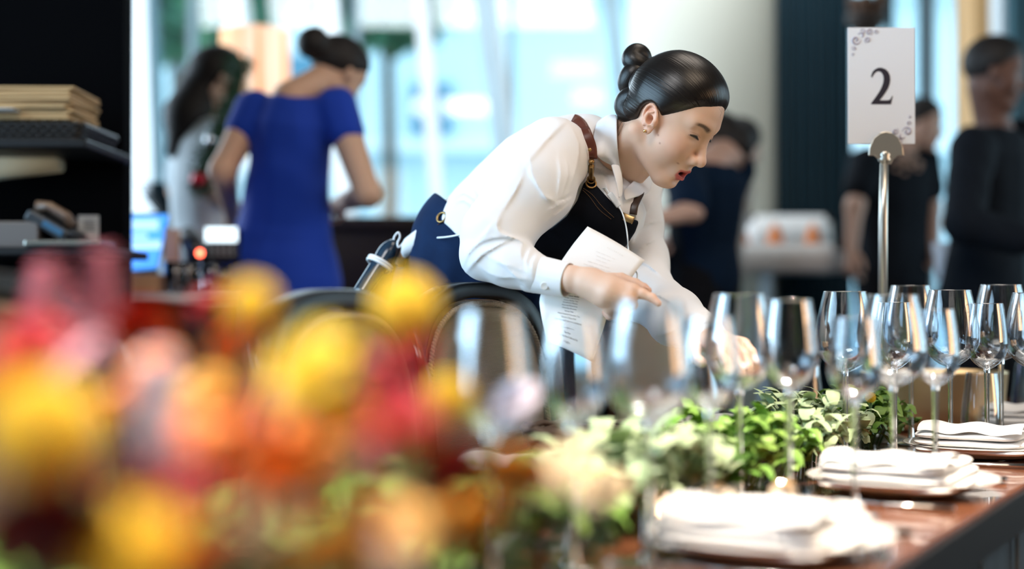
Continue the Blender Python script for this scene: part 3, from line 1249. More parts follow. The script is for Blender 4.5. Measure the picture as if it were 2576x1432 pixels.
def rose_mesh(r, layers=5, open_=1.0, seed=0):
    rs = random.Random(seed)
    mb = MB()
    for k in range(layers):
        u = (k + .6) / layers
        m = 3 + k
        for j in range(m):
            a = 2 * pi * j / m + k * .7 + rs.uniform(-.1, .1)
            o = np.array([cos(a), sin(a), 0])
            petal(mb, o * r * .12 * u + [0, 0, -r * .55], o, (0, 0, 1), r * (1.35 - .15 * u), r * (.35 + .42 * u), (.15 + 1.05 * u * open_))
    mb.ball((0, 0, -r * .55), (r * .28, r * .28, r * .22), 10, 6)
    return mb.vf


def pom_mesh(r, n=170, seed=0):
    """ball-shaped bloom of many short florets"""
    mb = MB()
    mb.ball((0, 0, 0), r * .80, 20, 12)
    g = pi * (3 - 5 ** .5)
    for i in range(n):
        z = 1 - 2 * (i + .5) / n
        q = math.sqrt(1 - z * z)
        d = Vector((q * cos(g * i), q * sin(g * i), z))
        M = Matrix.Translation(d * r * .82) @ d.to_track_quat('Z', 'X').to_matrix().to_4x4()
        mb.lathe([(0, .22 * r), (.07 * r, .17 * r), (.095 * r, .06 * r), (.04 * r, -.03 * r)], 5, M)
    return mb.vf


def daisy_mesh(r, seed=0):
    mb = MB()
    for k, (m, rr, c) in enumerate(((16, 1.0, 1.25), (14, .8, 1.0), (10, .55, .7))):
        for j in range(m):
            a = 2 * pi * j / m + k * .2
            o = np.array([cos(a), sin(a), 0])
            petal(mb, o * r * .06, o, (0, 0, 1), r * rr, r * .13, c, 4)
    mb.ball((0, 0, r * .05), (r * .22, r * .22, r * .15), 12, 6)
    return mb.vf


def spike_mesh(r, h, seed=0):
    """tall spike of small ruffled blooms"""
    rs = random.Random(seed)
    mb = MB()
    n = 16
    for i in range(n):
        u = i / n
        rr = r * (1 - .55 * u)
        for j in range(4):
            a = j * pi / 2 + i * .8
            o = np.array([cos(a), sin(a), 0])
            petal(mb, o * r * .15 + [0, 0, h * u - h * .5], o, (0, 0, 1), rr * 1.1, rr * .5, 1.2, 3)
    return mb.vf


protos = {}


def bloom(kind, color, pos, r, label, tilt=(0, -.5), h=0.0, seed=0):
    key = (kind, color, round(h / r, 1))
    base = np.array([pos[0], pos[1], TZ + .002])
    if kind == 'craspedia': nm, cat = 'pompom_flower', 'flower'
    elif kind == 'rose': nm, cat = 'rose', 'flower'
    elif kind == 'spike': nm, cat = 'snapdragon', 'flower'
    else: nm, cat = 'gerbera', 'flower'
    t = thing(nm, label, cat, base, 0, {'craspedia': 'pompom flowers in the arrangement', 'rose': 'roses in the arrangement', 'spike': 'snapdragons in the arrangement', 'daisy': 'gerberas in the arrangement'}[kind])
    if key not in protos:
        vf = {'craspedia': lambda: pom_mesh(1.0), 'rose': lambda: rose_mesh(1.0, seed=seed), 'spike': lambda: spike_mesh(1.0, h / r, seed), 'daisy': lambda: daisy_mesh(1.0)}[kind]()
        o = obj('bloom', vf, fm[color], t)
        protos[key] = o
    else:
        o = protos[key].copy()
        COL.objects.link(o)
        o.parent = t
    o.scale = (r, r, r)
    o.location = tuple(np.asarray(pos) - base)
    rs = random.Random(seed + int(pos[0] * 1000))
    o.rotation_euler = (-tilt[1] + rs.uniform(-.2, .2) if kind != 'spike' else rs.uniform(-.1, .1), tilt[0], rs.uniform(0, 3))
    e = np.asarray(pos) - base
    k = r * .6 if kind != 'spike' else h * .45
    obj('stem', MB().tube([(0, .0, 0), (e[0] * .3, e[1] * .3 + .004, e[2] * .5), (e[0], e[1], max(.01, e[2] - k))], .0028, 6).vf, m_stemg, t)
    return t


F = [  # kind, colour, px, py, depth, radius px, height px, label
    ('craspedia', 'yellow', 108, 1085, .66, 142, 0, 'large yellow pompom flower at the left edge of the arrangement'),
    ('craspedia', 'yellow', 330, 1400, .64, 150, 0, 'yellow pompom flower at the very bottom left'),
    ('rose', 'yellow', 770, 930, .72, 108, 0, 'big yellow rose, left one of the pair in the middle'),
    ('rose', 'yellow', 845, 1025, .72, 80, 0, 'yellow rose overlapping the big one from lower right'),
    ('craspedia', 'yellow', 1020, 775, .92, 84, 0, 'yellow pompom flower in front of the left taupe chair'),
    ('craspedia', 'yellow', 632, 765, .86, 62, 0, 'small yellow pompom flower below the blue dress'),
    ('craspedia', 'yellow', 1128, 1000, .95, 58, 0, 'small golden pompom flower right of the red rose'),
    ('rose', 'red', 985, 930, .84, 100, 0, 'red rose below the yellow pompom in front of the chair'),
    ('rose', 'red', 985, 1060, .80, 88, 0, 'deep red rose beneath the upper red rose'),
    ('rose', 'red', 1120, 1180, .80, 88, 0, 'red rose at the lower right end of the arrangement'),
    ('daisy', 'gold', 1035, 1120, .74, 66, 0, 'golden gerbera between the red roses'),
    ('rose', 'orange', 600, 1090, .72, 115, 0, 'orange rose left of the big yellow rose'),
    ('rose', 'orange', 700, 1200, .68, 95, 0, 'orange rose in the lower middle of the arrangement'),
    ('rose', 'orange', 600, 860, .92, 70, 0, 'small orange rose under the small yellow pompom'),
    ('daisy', 'gold', 830, 1200, .70, 110, 0, 'golden gerbera below the yellow roses'),
    ('rose', 'gold', 940, 1340, .72, 105, 0, 'amber rose at the bottom middle'),
    ('rose', 'gold', 1180, 1330, .84, 95, 0, 'amber rose at the bottom right of the arrangement'),
    ('spike', 'lilac', 400, 1030, .72, 55, 300, 'pale lilac snapdragon standing upright left of the orange roses'),
    ('spike', 'rose', 175, 790, 1.0, 52, 300, 'dusty rose snapdragon at the upper left'),
    ('spike', 'rose', 262, 740, 1.02, 60, 240, 'pinkish snapdragon rising before the dark wall'),
    ('spike', 'pink', 90, 760, 1.08, 42, 220, 'thin pink snapdragon at the far left edge'),
    ('daisy', 'pink', 205, 905, .84, 90, 0, 'pale pink gerbera above the large yellow pompom'),
    ('rose', 'red', 70, 860, .84, 80, 0, 'red rose by the left edge above the pompom'),
    ('rose', 'orange', 20, 960, .76, 80, 0, 'orange rose cut by the left edge'),
    ('rose', 'red', 350, 820, 1.0, 72, 0, 'crimson rose below the snapdragons'),
    ('rose', 'orange', 375, 930, .84, 70, 0, 'orange rose above the lilac snapdragon'),
    ('rose', 'red', 530, 760, 1.05, 60, 0, 'small red rose left of the small yellow pompom'),
    ('rose', 'wine', 120, 1330, .62, 150, 0, 'dark wine rose in the bottom left corner'),
    ('rose', 'wine', 330, 1230, .66, 120, 0, 'dark wine rose between the two yellow pompoms'),
    ('rose', 'red', 480, 1240, .70, 80, 0, 'deep red rose under the lilac snapdragon'),
    ('rose', 'orange', 470, 1090, .76, 80, 0, 'orange rose tucked behind the lilac snapdragon'),
    ('rose', 'orange', 300, 1010, .88, 70, 0, 'half hidden orange rose behind the large yellow pompom'),
    ('daisy', 'cream', 1420, 1190, .98, 95, 0, 'cream gerbera in the pale part of the garland'),
    ('rose', 'cream', 1510, 1230, 1.15, 60, 0, 'cream rose at the end of the flowers'),
    ('rose', 'gold', 1300, 1190, .94, 75, 0, 'amber rose next to the cream gerbera'),
    ('rose', 'pink', 690, 1000, .86, 70, 0, 'pale pink rose behind the orange roses'),
    ('rose', 'gold', 500, 990, .95, 75, 0, 'amber rose behind the orange ones'),
    ('spike', 'lilac', 985, 1400, .66, 40, 200, 'pale lilac snapdragon tip at the bottom edge'),
    ('rose', 'cream', 640, 1330, .62, 90, 0, 'cream rose at the bottom of the arrangement'),
    ('rose', 'orange', 520, 1400, .62, 90, 0, 'orange rose at the bottom edge'),
    ('rose', 'gold', 790, 1400, .66, 100, 0, 'amber rose under the golden gerbera'),
    ('craspedia', 'yellow', 1740, 1150, 1.9, 26, 0, 'tiny yellow pompom in the greenery'),
    ('craspedia', 'yellow', 2190, 1000, 2.5, 14, 0, 'tiny yellow bud left of the brass planter'),
    ('rose', 'lilac', 1290, 1010, 1.25, 60, 0, 'small whitish rose behind the amber ones'),
    ('rose', 'gold', 1090, 1290, .9, 70, 0, 'amber rose beneath the lower red rose'),
    ('rose', 'orange', 760, 1110, .88, 90, 0, 'orange rose behind the golden gerbera'),
    ('rose', 'gold', 620, 970, 1.0, 90, 0, 'amber rose behind the pale pink rose'),
    ('rose', 'wine', 880, 860, 1.05, 70, 0, 'dark wine rose behind the big yellow rose'),
]
for i, (k, c, px, py, d, r, h, lab) in enumerate(F):
    p = P(px, py, d)
    s = d / FPX
    if p[2] < TZ + r * s * .5: p[2] = TZ + r * s * .55
    bloom(k, c, p, r * s, lab, ((px % 7 - 3) * .12, .75), h * s, seed=i)


def leaves(name, label, cat, base, spread, n, m, L, Wd, hgt, seed):
    """leafy clump: stems with many blades, one thing with foliage and stems"""
    rs = np.random.RandomState(seed)
    t = thing(name, label, cat, base, TANG, 'clumps of greenery along the table')
    mb = MB()
    st = MB()
    for i in range(n):
        x, y = rs.uniform(-1, 1, 2) * spread
        zz = hgt * (1 - .5 * (abs(x) / spread[0]) ** 2) * rs.uniform(.35, 1.0)
        a = rs.uniform(0, 2 * pi)
        o = np.array([cos(a), sin(a), 0])
        petal(mb, (x, y, zz), o, (0, 0, 1), L * rs.uniform(.6, 1.2), Wd * rs.uniform(.7, 1.2), rs.uniform(.6, 1.7), 4)
        if i % 7 == 0:
            st.tube([(x * .6, y * .6, 0), (x, y, zz)], .0016, 5)
    obj('foliage', mb.vf, m, t)
    obj('stems', st.vf, m_stemg, t)
    return t


G = [(-.66, .38, .24, .09, 260, m_green, .05, .016, .10, 'dark green leaf bed under the nearest flowers'),
     (-.18, .38, .21, .09, 260, m_green, .05, .016, .09, 'green leaf bed under the red roses'),
     (.20, .37, .15, .08, 260, m_sage, .045, .014, .10, 'pale sage leaf clump after the last roses'),
     (.53, .36, .16, .08, 300, m_green, .040, .012, .10, 'bright green clump in the middle of the table'),
     (.86, .36, .14, .07, 300, m_sage, .038, .011, .11, 'sage clump behind the bright green one'),
     (1.17, .36, .13, .07, 300, m_green, .034, .010, .10, 'fresh green clump left of the third plate')]
for i, (t_, s_, sx, sy, n, m, L, Wd, hg, lab) in enumerate(G):
    b = T(t_, s_)
    leaves('greenery_clump', lab, 'greenery', (b[0], b[1], TZ + .001), np.array([sx, sy]), n, m, L, Wd, hg, i)

# ---------------------------------------------------------------- human anatomy as signed distances (head-local: x forward, y left, z up)
def skull(q):
    d = ell(q, (0.004, 0, 0.042), (0.084, 0.072, 0.076))
    d = smin(d, ell(q, (0.030, 0, 0.012), (0.058, 0.061, 0.080)), 0.025)
    d = smin(d, ell(q, (0.030, 0, -0.046), (0.047, 0.049, 0.040)), 0.025)
    return d


def head(q, detail=True, open_mouth=0.0):
    d = skull(q)
    a = np.abs(q[:, 1])
    m = np.stack([q[:, 0], a, q[:, 2]], 1).astype(f32)
    d = smin(d, cone(m, (0.002, 0.050, -0.045), (0.056, 0.018, -0.082), 0.012, 0.014), 0.014)   # jaw line
    d = smin(d, ell(q, (0.064, 0, -0.080), (0.020, 0.021, 0.018)), 0.018)                         # chin
    d = smin(d, ell(m, (0.052, 0.036, -0.020), (0.028, 0.024, 0.026)), 0.022)                     # cheek
    d = smin(d, cone(m, (0.082, 0.010, 0.030), (0.070, 0.042, 0.032), 0.008, 0.008), 0.016)       # brow
    d = smax(d, -ell(m, (0.094, 0.031, 0.016), (0.014, 0.019, 0.011)), 0.014)                     # socket
    d = smin(d, ell(m, (0.0695, 0.031, 0.015), (0.0140, 0.0160, 0.0125)), 0.005)                  # lid over the eye
    nose = cone(q, (0.080, 0, 0.020), (0.1000, 0, -0.020), 0.0065, 0.0085)
    nose = smin(nose, ell(q, (0.1010, 0, -0.0250), (0.0105, 0.0105, 0.0095)), 0.006)
    nose = smin(nose, ell(m, (0.0910, 0.0120, -0.0285), (0.0105, 0.0070, 0.0078)), 0.006)
    d = smin(d, nose, 0.0098)
    if detail:
        d = smax(d, -ell(m, (0.0935, 0.0068, -0.0365), (0.0055, 0.0032, 0.0045)), 0.003)          # nostril
    d = smin(d, ell(q, (0.074, 0, -0.052), (0.017, 0.024, 0.020)), 0.014)                         # mouth mound
    o = open_mouth
    for k in (0, 1):
        if k == 0:      # upper lip
            l = cone(m, (0.0895, 0.004, -0.0495), (0.0765, 0.0205, -0.0555 - o * .3), 0.0046, 0.0018)
        else:           # lower lip
            l = cone(m, (0.0865, 0.0, -0.0605 - o), (0.0765, 0.0190, -0.0575 - o * .5), 0.0056, 0.0018)
        d = smin(d, l, 0.004)
    if o > 0:
        d = smax(d, -ell(q, (0.0900, 0, -0.0553 - o * .55), (0.0200, 0.0170, 0.0022 + o * .45)), 0.0025)
    else:
        d = smax(d, -ell(q, (0.094, 0, -0.0545), (0.012, 0.024, 0.0012)), 0.002)
    d = smax(d, -ell(q, (0.087, 0, -0.071 - o), (0.008, 0.016, 0.004)), 0.008)
    # ears (tops lean back)
    head_m = m
    ca_, sa_ = f32(cos(.42)), f32(sin(.42))
    m = np.stack([m[:, 0] * ca_ + m[:, 2] * sa_, m[:, 1], -m[:, 0] * sa_ + m[:, 2] * ca_], 1)
    m = np.stack([(m[:, 0] - f32(.010)) / f32(.80), m[:, 1], (m[:, 2] + f32(.006)) / f32(.80)], 1)
    e = ell(m, (0.000, 0.0745, 0.000), (0.0160, 0.0055, 0.0300))
    e = smin(e, cone(m, (0.004, 0.068, -0.002), (0.0, 0.074, -0.004), 0.013, 0.012), 0.006)
    if detail:
        E = []
        for t in np.linspace(-0.7, 3.9, 12):
            E.append((0.0015 + 0.0150 * math.cos(t), 0.0795 - 0.002 * math.cos(t), 0.0045 + 0.0265 * math.sin(t)))
        e = smin(e, chain(m, E, [0.0030] * len(E), 0.002), 0.004)
        A = [(0.008, 0.080, 0.016), (-0.003, 0.0805, 0.013), (-0.0085, 0.0805, 0.002), (-0.006, 0.080, -0.010), (0.0, 0.0795, -0.015)]
        e = smin(e, chain(m, A, [0.0022, .003, .0032, .003, .0025], 0.002), 0.003)
        e = smin(e, ell(m, (0.011, 0.079, -0.006), (0.004, 0.0035, 0.006)), 0.003)
        e = smin(e, ell(m, (-0.001, 0.0765, -0.025), (0.0080, 0.0038, 0.0085)), 0.004)
        e = smax(e, -ell(m, (0.0030, 0.0840, -0.001), (0.0072, 0.0150, 0.0105)), 0.0022)
    d = smin(d, e, 0.006)
    return d


SKIN_MATS = {}


def skin_mat(name, col):
    if name not in SKIN_MATS:
        SKIN_MATS[name] = mat(name, col, 0.52, 0, 0.4, attr='skin_color', sss=0.12, bump=(900, 0.06, 0.0004))
    return SKIN_MATS[name]


def hand_pts(w, d, palm, side, curl=0.5, s=1.0):
    """wrist w, direction d, palm normal, side = towards the thumb; returns palm cone ends and finger chains"""
    w, d, palm, side = [np.asarray(x, float) for x in (w, d, palm, side)]
    d = d / np.linalg.norm(d)
    palm = palm - d * (palm @ d)
    palm /= np.linalg.norm(palm)
    side = np.cross(palm, d) * (1 if np.cross(palm, d) @ side > 0 else -1)
    L = [0.072, 0.080, 0.074, 0.058]
    out = []
    for k in range(4):
        off = (0.028 - k * 0.019) * s
        base = w + d * (0.088 - 0.004 * abs(k - 1)) * s + side * off
        c = curl * (1 + 0.15 * k)
        pts = [w + d * 0.03 * s + side * off * .6, base]
        p = base.copy()
        ang = 0
        for seg in (0.45, 0.30, 0.25):
            ang += c * (1.0 if seg > .4 else 1.2)
            p = p + (d * cos(ang) + palm * sin(ang)) * L[k] * seg * s
            pts.append(p)
        out.append((pts, [0.011 * s, 0.0095 * s, 0.0085 * s, 0.0078 * s, 0.0065 * s]))
    t0 = w + d * 0.02 * s + side * 0.018 * s
    t1 = w + d * 0.050 * s + side * 0.042 * s + palm * 0.012 * s
    t2 = t1 + (d * 0.8 + side * 0.35 + palm * 0.25) * 0.032 * s
    t3 = t2 + (d * 0.95 + palm * 0.2) * 0.026 * s
    out.append(([t0, t1, t2, t3], [0.014 * s, 0.012 * s, 0.0095 * s, 0.008 * s]))
    pal = [w, w + d * 0.03 * s, w + d * 0.075 * s, side * 0.02 * s]
    return out, pal


def hand_sdf(p, H):
    out, pal = H
    d = cone(p, pal[0], pal[1], 0.021, 0.024)
    for sg in (-1, 0, 1):
        d = smin(d, cone(p, pal[0] + pal[3] * sg * .5, pal[2] + pal[3] * sg, 0.015, 0.0125), 0.010)
    f = None
    for pts, rs in out:
        e = chain(p, pts, rs, 0.003)
        f = e if f is None else np.minimum(f, e)
    return smin(d, f, 0.004)


def person(label, spec):
    """a background person: body, hair and clothes from joints given as world points"""
    g = lambda k: np.asarray(spec[k], float)
    az, pitch = spec['face']
    hf = head_frame(az, pitch, spec.get('roll', 0))
    Hc = g('head')
    shL, shR, pel = g('shL'), g('shR'), g('pelvis')
    side = shL - shR
    sw = np.linalg.norm(side)
    side = side / sw
    nb = (shL + shR) / 2 + np.array([0, 0, 0.035])
    side_h = np.array([side[0], side[1], 0])
    side_h /= np.linalg.norm(side_h)
    fwd = np.cross(side_h, [0, 0, 1])
    lh = spec.get('legs', 1.0)
    hipL, hipR = pel + side_h * 0.085, pel - side_h * 0.085
    kneeL = np.array([*(hipL + side_h * .02 + fwd * .02)[:2], pel[2] * 0.53])
    kneeR = np.array([*(hipR - side_h * .02 + fwd * .03)[:2], pel[2] * 0.53])
    ankL = np.array([*(hipL + side_h * .03 - fwd * .02)[:2], 0.07])
    ankR = np.array([*(hipR - side_h * .03 + fwd * .04)[:2], 0.07])
    female = spec.get('female', True)
    cw = sw / 2 * 0.86
    st = [(-.12, .155 if female else .15, .10), (0.05, .165 if female else .155, .11), (.32, .125 if female else .145, .085),
          (.62, cw * .95, .10), (.85, cw * 1.0, .095), (.97, cw * .75, .07), (1.02, cw * .45, .055)]
    neck = [nb - (Hc - nb) * .1, Hc - hf[2] * 0.035 - hf[0] * .015]
    eL, eR, wL, wR = g('elL'), g('elR'), g('wrL'), g('wrR')
    hands = []
    for w, e, sgn in ((wL, eL, 1), (wR, eR, -1)):
        dd = (w - e) / np.linalg.norm(w - e)
        pn = -side * sgn if abs(dd[2]) > .6 else np.array([0, 0, -1.])
        hands.append(hand_pts(w, dd, pn, fwd if abs(dd[2]) > .6 else -side * sgn, spec.get('curl', .5)))

    def torso(p, o=0.0):
        return loft(p, pel, nb, side, [(a, b + o, c + o) for a, b, c in st])

    def legs(p, o=0.0):
        d = None
        for h_, k_, a_ in ((hipL, kneeL, ankL), (hipR, kneeR, ankR)):
            e = smin(cone(p, h_, k_, .085 + o, .055 + o), cone(p, k_, a_, .053 + o, .036 + o), .02)
            d = e if d is None else smin(d, e, .02)
        return d

    def arms(p, o=0.0, frac=1.0):
        d = None
        for s_, e_, w_ in ((shL, eL, wL), (shR, eR, wR)):
            if frac < 0.55:
                m_ = s_ + (e_ - s_) * frac * 2
                e = cone(p, s_, m_, .052 + o, .045 + o)
            else:
                m_ = e_ + (w_ - e_) * (frac - .5) * 2
                e = smin(cone(p, s_, e_, .050 + o, .038 + o), cone(p, e_, m_, .038 + o, .026 + o), .02)
            d = e if d is None else smin(d, e, .01)
        return d

    def body(p):
        q = ((p - Hc.astype(f32)) @ hf.T.astype(f32)) / f32(spec.get('hs', 1.0))
        d = head(q, False)
        d = smin(d, cone(p, neck[0], neck[1], .056 if female else .062, .048 if female else .056), .025)
        d = smin(d, torso(p, -.006), .03)
        d = smin(d, arms(p), .02)
        d = smin(d, legs(p), .03)
        for H in hands: d = smin(d, hand_sdf(p, H), .006)
        for a_ in (ankL, ankR):
            d = smin(d, cone(p, a_ - [0, 0, .03], a_ + fwd * .15 - [0, 0, .045], .036, .024), .02)
        return d

    pts = np.array([Hc, shL, shR, eL, eR, wL, wR, ankL, ankR, pel])
    lo, hi = pts.min(0) - [.22, .22, .07], pts.max(0) + [.22, .22, .18]
    base = np.array([pel[0], pel[1], 0.0])
    t = thing('person', label, 'person', base)
    h = spec.get('vox', 0.006)
    V, Q = net(body, lo, hi, h)
    sk = np.array(spec['skin'])
    cols = np.ones((len(V), 4))
    cols[:, :3] = sk
    q = ((V - Hc) @ hf.T)
    lip = (np.abs(q[:, 1]) < .022) & (q[:, 0] > .07) & (q[:, 2] < -.045) & (q[:, 2] > -.068)
    cols[lip, :3] = sk * [0.9, .5, .5]
    brow = (np.abs(np.abs(q[:, 1]) - .03) < .017) & (q[:, 0] > .06) & (np.abs(q[:, 2] - .033) < .004)
    cols[brow, :3] = sk * .15
    eye = (np.abs(np.abs(q[:, 1]) - .031) < .011) & (q[:, 0] > .06) & (np.abs(q[:, 2] - .006) < .0035)
    cols[eye, :3] = sk * .12
    obj('body', (V, Q), skin_mat('skin_' + spec.get('skin_name', 'light'), tuple(sk)), t, world=True, attrs={'skin_color': ('COLOR', cols)})

    # clothes
    for c in spec['clothes']:
        kind = c['kind']
        if kind == 'top':
            fr = c.get('sleeve', .4)
            def fn(p, fr=fr, c=c):
                d = smin(torso(p, c.get('o', .012)), arms(p, c.get('so', .013), fr), .025)
                if c.get('skirt'):
                    d = smin(d, loft(p, pel + [0, 0, .08], pel - [0, 0, c['skirt']], side_h, [(0, .165, .12), (.3, .195, .145), (1, .215, .17)]), .04)
                n = torso(p, -.03)
                q = (p - Hc.astype(f32)) @ hf.T.astype(f32)
                d = smax(d, -smin(cone(p, neck[0] + [0, 0, .005], neck[1] + [0, 0, .05], c.get('nr', .056), c.get('nr', .056) + .012), ell(q, (0, 0, .02), (.105, .10, .12)), .01), .006)
                # folds
                f = np.sin(p[:, 0] * 38 + 3 * np.sin(p[:, 2] * 9)) * np.sin(p[:, 2] * 21 + 4 * np.sin(p[:, 0] * 13))
                return d + (f * c.get('fold', .003)).astype(f32)
        elif kind == 'trousers':
            def fn(p, c=c):
                d = smin(legs(p, .014), loft(p, pel - [0, 0, .06], pel + [0, 0, .10], side_h, [(0, .16, .115), (1, .15, .11)]), .04)
                return smax(d, plane(p, (0, 0, .05), (0, 0, -1)), .01)
        elif kind == 'apron':
            def fn(p, c=c):
                d = smin(torso(p, .026), loft(p, pel + [0, 0, .1], pel - [0, 0, .35], side_h, [(0, .18, .13), (1, .2, .15)]), .03)
                b = plane(p, (nb + pel) / 2 - fwd * .0, fwd) * -1
                d = smax(d, b, .01)
                top = pel + (nb - pel) * .72
                return smax(d, plane(p, top, nb - pel), .01)
        pp = pts
        V, Q = net(fn, lo, hi, c.get('vox', h))
        o = obj(c['name'], (V, Q), c['mat'], t, world=True)
    # hair
    for hc in spec['hair']:
        hsc = f32(spec.get('hs', 1.0))
        V, Q = net(lambda p: hc['fn']((((p - Hc.astype(f32)) @ hf.T.astype(f32)) / hsc).astype(f32), p) * hsc, Hc - .45, Hc + .32, h * .8)
        q = (V - Hc) @ hf.T
        obj(hc.get('name', 'hair'), (V, Q), hc['mat'], t, world=True, attrs={'strand': ('VEC', np.stack([np.arctan2(q[:, 1], q[:, 2] + .3), q[:, 0], q[:, 2]], 1))})
    return t


def cap(q, t=.012, n=(.66, 0, -.75), c=.002, k=.35, base=-.004):
    pd = (q @ np.asarray(n, f32)) - f32(c)
    return skull(q) - np.where(pd > 0, -.02, t * (1 - np.exp(np.minimum(pd, 0) * k / t * 1.6)) + base * .3).astype(f32)

# ---------------------------------------------------------------- the waitress
WH = P(1669, 303, 2.47)                                  # head centre (ear level)
WF = head_frame(radians(-31), radians(34), radians(1))
SCL = 0.985


def loc(q):                                              # head-local -> world
    return WH + (np.asarray(q, float) * SCL) @ WF


w_skin = (0.70, 0.46, 0.34)
NB = P(1520, 392, 2.56)                                  # base of the neck
SHR, SHL = P(1392, 388, 2.44), P(1588, 470, 2.70)
CH = P(1470, 470, 2.58)
WAIST = P(1222, 630, 2.70)
PEL = P(1218, 745, 2.83)
ELR, WRR = P(1222, 648, 2.36), P(1432, 702, 2.27)
ELL_, WRL = P(1655, 690, 2.50), P(1770, 850, 2.28)
wside = (SHL - SHR) / np.linalg.norm(SHL - SHR)
LEGF = np.array([.87, -.49, 0.])                         # she faces the table
LEGS_ = np.array([.49, .87, 0.])

# right hand: pointing index finger, thumb beside it, the rest curled over the menu
HR = dict(
    palm=[(P(1438, 702, 2.275), .0200), (P(1488, 711, 2.265), .0210)],
    bones=[([P(1480, 704, 2.265), P(1535, 713, 2.25), P(1589, 731, 2.235)], [.0155, .0145, .0112]),
           ([P(1480, 711, 2.26), P(1535, 731, 2.235), P(1581, 752, 2.228)], [.0165, .0155, .0118]),
           ([P(1480, 717, 2.265), P(1526, 744, 2.24), P(1561, 768, 2.238)], [.0160, .0145, .0115]),
           ([P(1478, 721, 2.275), P(1513, 750, 2.255), P(1536, 775, 2.255)], [.0145, .0125, .0102])],
    fingers=[([P(1588, 731, 2.237), P(1616, 739, 2.225), P(1640, 749, 2.22), P(1656, 763, 2.215)], [.0102, .0080, .0067, .0054]),
             ([P(1581, 752, 2.229), P(1590, 767, 2.245), P(1578, 777, 2.268), P(1565, 771, 2.283)], [.0112, .0092, .0082, .0072]),
             ([P(1561, 768, 2.239), P(1568, 783, 2.254), P(1556, 789, 2.275), P(1544, 781, 2.287)], [.0108, .0088, .0078, .0070]),
             ([P(1536, 775, 2.256), P(1544, 790, 2.268), P(1533, 794, 2.285), P(1524, 786, 2.295)], [.0098, .0080, .0072, .0065]),
             ([P(1505, 706, 2.29), P(1562, 704, 2.280), P(1598, 714, 2.272), P(1620, 725, 2.266), P(1631, 731, 2.264)], [.0135, .0110, .0084, .0074, .0056])])


def right_hand(p):
    d = chain(p, [HR['palm'][0][0] + (WRR - ELR) * -.5, HR['palm'][0][0], HR['palm'][1][0]], [.0170, .0200, .0210], .01)
    for pts, rs in HR['bones']: d = smin(d, chain(p, pts, rs, .006), .014)
    f = None
    for pts, rs in HR['fingers']:
        e = chain(p, pts, rs, .003)
        f = e if f is None else smin(f, e, .0015)
    # knuckles
    d = smin(d, f, .007)
    for k in range(4):
        pts = HR['bones'][k][0]
        d = smin(d, cone(p, pts[2] - [0, .006, -.001], pts[2] - [0, .006, -.001], .0085, .0085), .007)
    return d


HLH = hand_pts(WRL, P(1850, 872, 2.18) - WRL, P(1800, 980, 2.25) - P(1800, 850, 2.25), P(1700, 850, 2.1) - P(1800, 850, 2.3), .28)


def wtorso(p, o=0.0, b=0.0):
    ch = loft(p, WAIST, NB, wside, [(-.15, .125 + o, .095 + o), (.05, .135 + o + b, .10 + o + b), (.35, .150 + o + b, .112 + o + b), (.65, .168 + o, .118 + o), (.85, .155 + o, .100 + o), (.96, .115 + o, .075 + o), (1.03, .07 + o, .058 + o)])
    ab = cone(p, WAIST + (PEL - WAIST) * .1, PEL, .105 + o, .140 + o)
    return smin(ch, ab, .05)


def wlegs(p, o=0.0):
    d = None
    for s in (-1, 1):
        h_ = PEL + LEGS_ * .08 * s
        k_ = np.array([*(h_ + LEGF * .03 + LEGS_ * .01 * s)[:2], .50])
        a_ = np.array([*(h_ + LEGF * .0 + LEGS_ * .02 * s)[:2], .08])
        e = smin(cone(p, h_, k_, .085 + o, .055 + o), cone(p, k_, a_, .052 + o, .036 + o), .02)
        e = smin(e, cone(p, a_ - [0, 0, .04], a_ + LEGF * .15 - [0, 0, .055], .034, .024), .02)
        d = e if d is None else smin(d, e, .02)
    return d


SLR = [P(1393, 392, 2.45), P(1336, 472, 2.40), P(1248, 590, 2.36), P(1222, 642, 2.35)]
SLR2 = [P(1224, 645, 2.35), P(1285, 662, 2.33), P(1345, 688, 2.31)]
SLL = [P(1572, 468, 2.70), P(1582, 560, 2.66), P(1598, 660, 2.60), P(1622, 735, 2.54)]
SLL2 = [P(1622, 735, 2.54), P(1700, 800, 2.40), P(1775, 852, 2.27)]


def wbody(p):
    d = smin(wtorso(p, -.012), wlegs(p), .03)
    d = smin(d, chain(p, SLR[:1] + SLR[2:], [.046, .040, .034], .02), .03)
    d = smin(d, chain(p, SLR2[:1] + [SLR2[2], P(1400, 699, 2.295)], [.034, .024, .017], .02), .02)
    d = smin(d, chain(p, SLL, [.048, .042, .038, .034], .02), .03)
    return smin(d, chain(p, SLL2[:2] + [WRL], [.034, .028, .021], .02), .02)


NK = [NB - (WH - NB) * .05, loc((-.020, 0, -.040))]


def whead(p):
    q = (((p - WH.astype(f32)) @ WF.T.astype(f32)) / f32(SCL)).astype(f32)
    d = head(q, True, .0062) * f32(SCL)
    nk = cone(p, NK[0], NK[1], .049, .046)
    nk = smin(nk, cone(p, P(1578, 448, 2.54), loc((.012, 0, -.055)), .026, .026), .025)    # throat
    nk = smin(nk, cone(p, P(1545, 400, 2.50), loc((-.012, -.052, -.035)), .016, .016), .02)   # sternomastoid
    return smin(d, nk, .011)


def merge(parts):
    V, Q, n = [], [], 0
    for v, q in parts:
        V.append(v)
        Q.append(q + n)
        n += len(v)
    return np.concatenate(V), np.concatenate(Q)


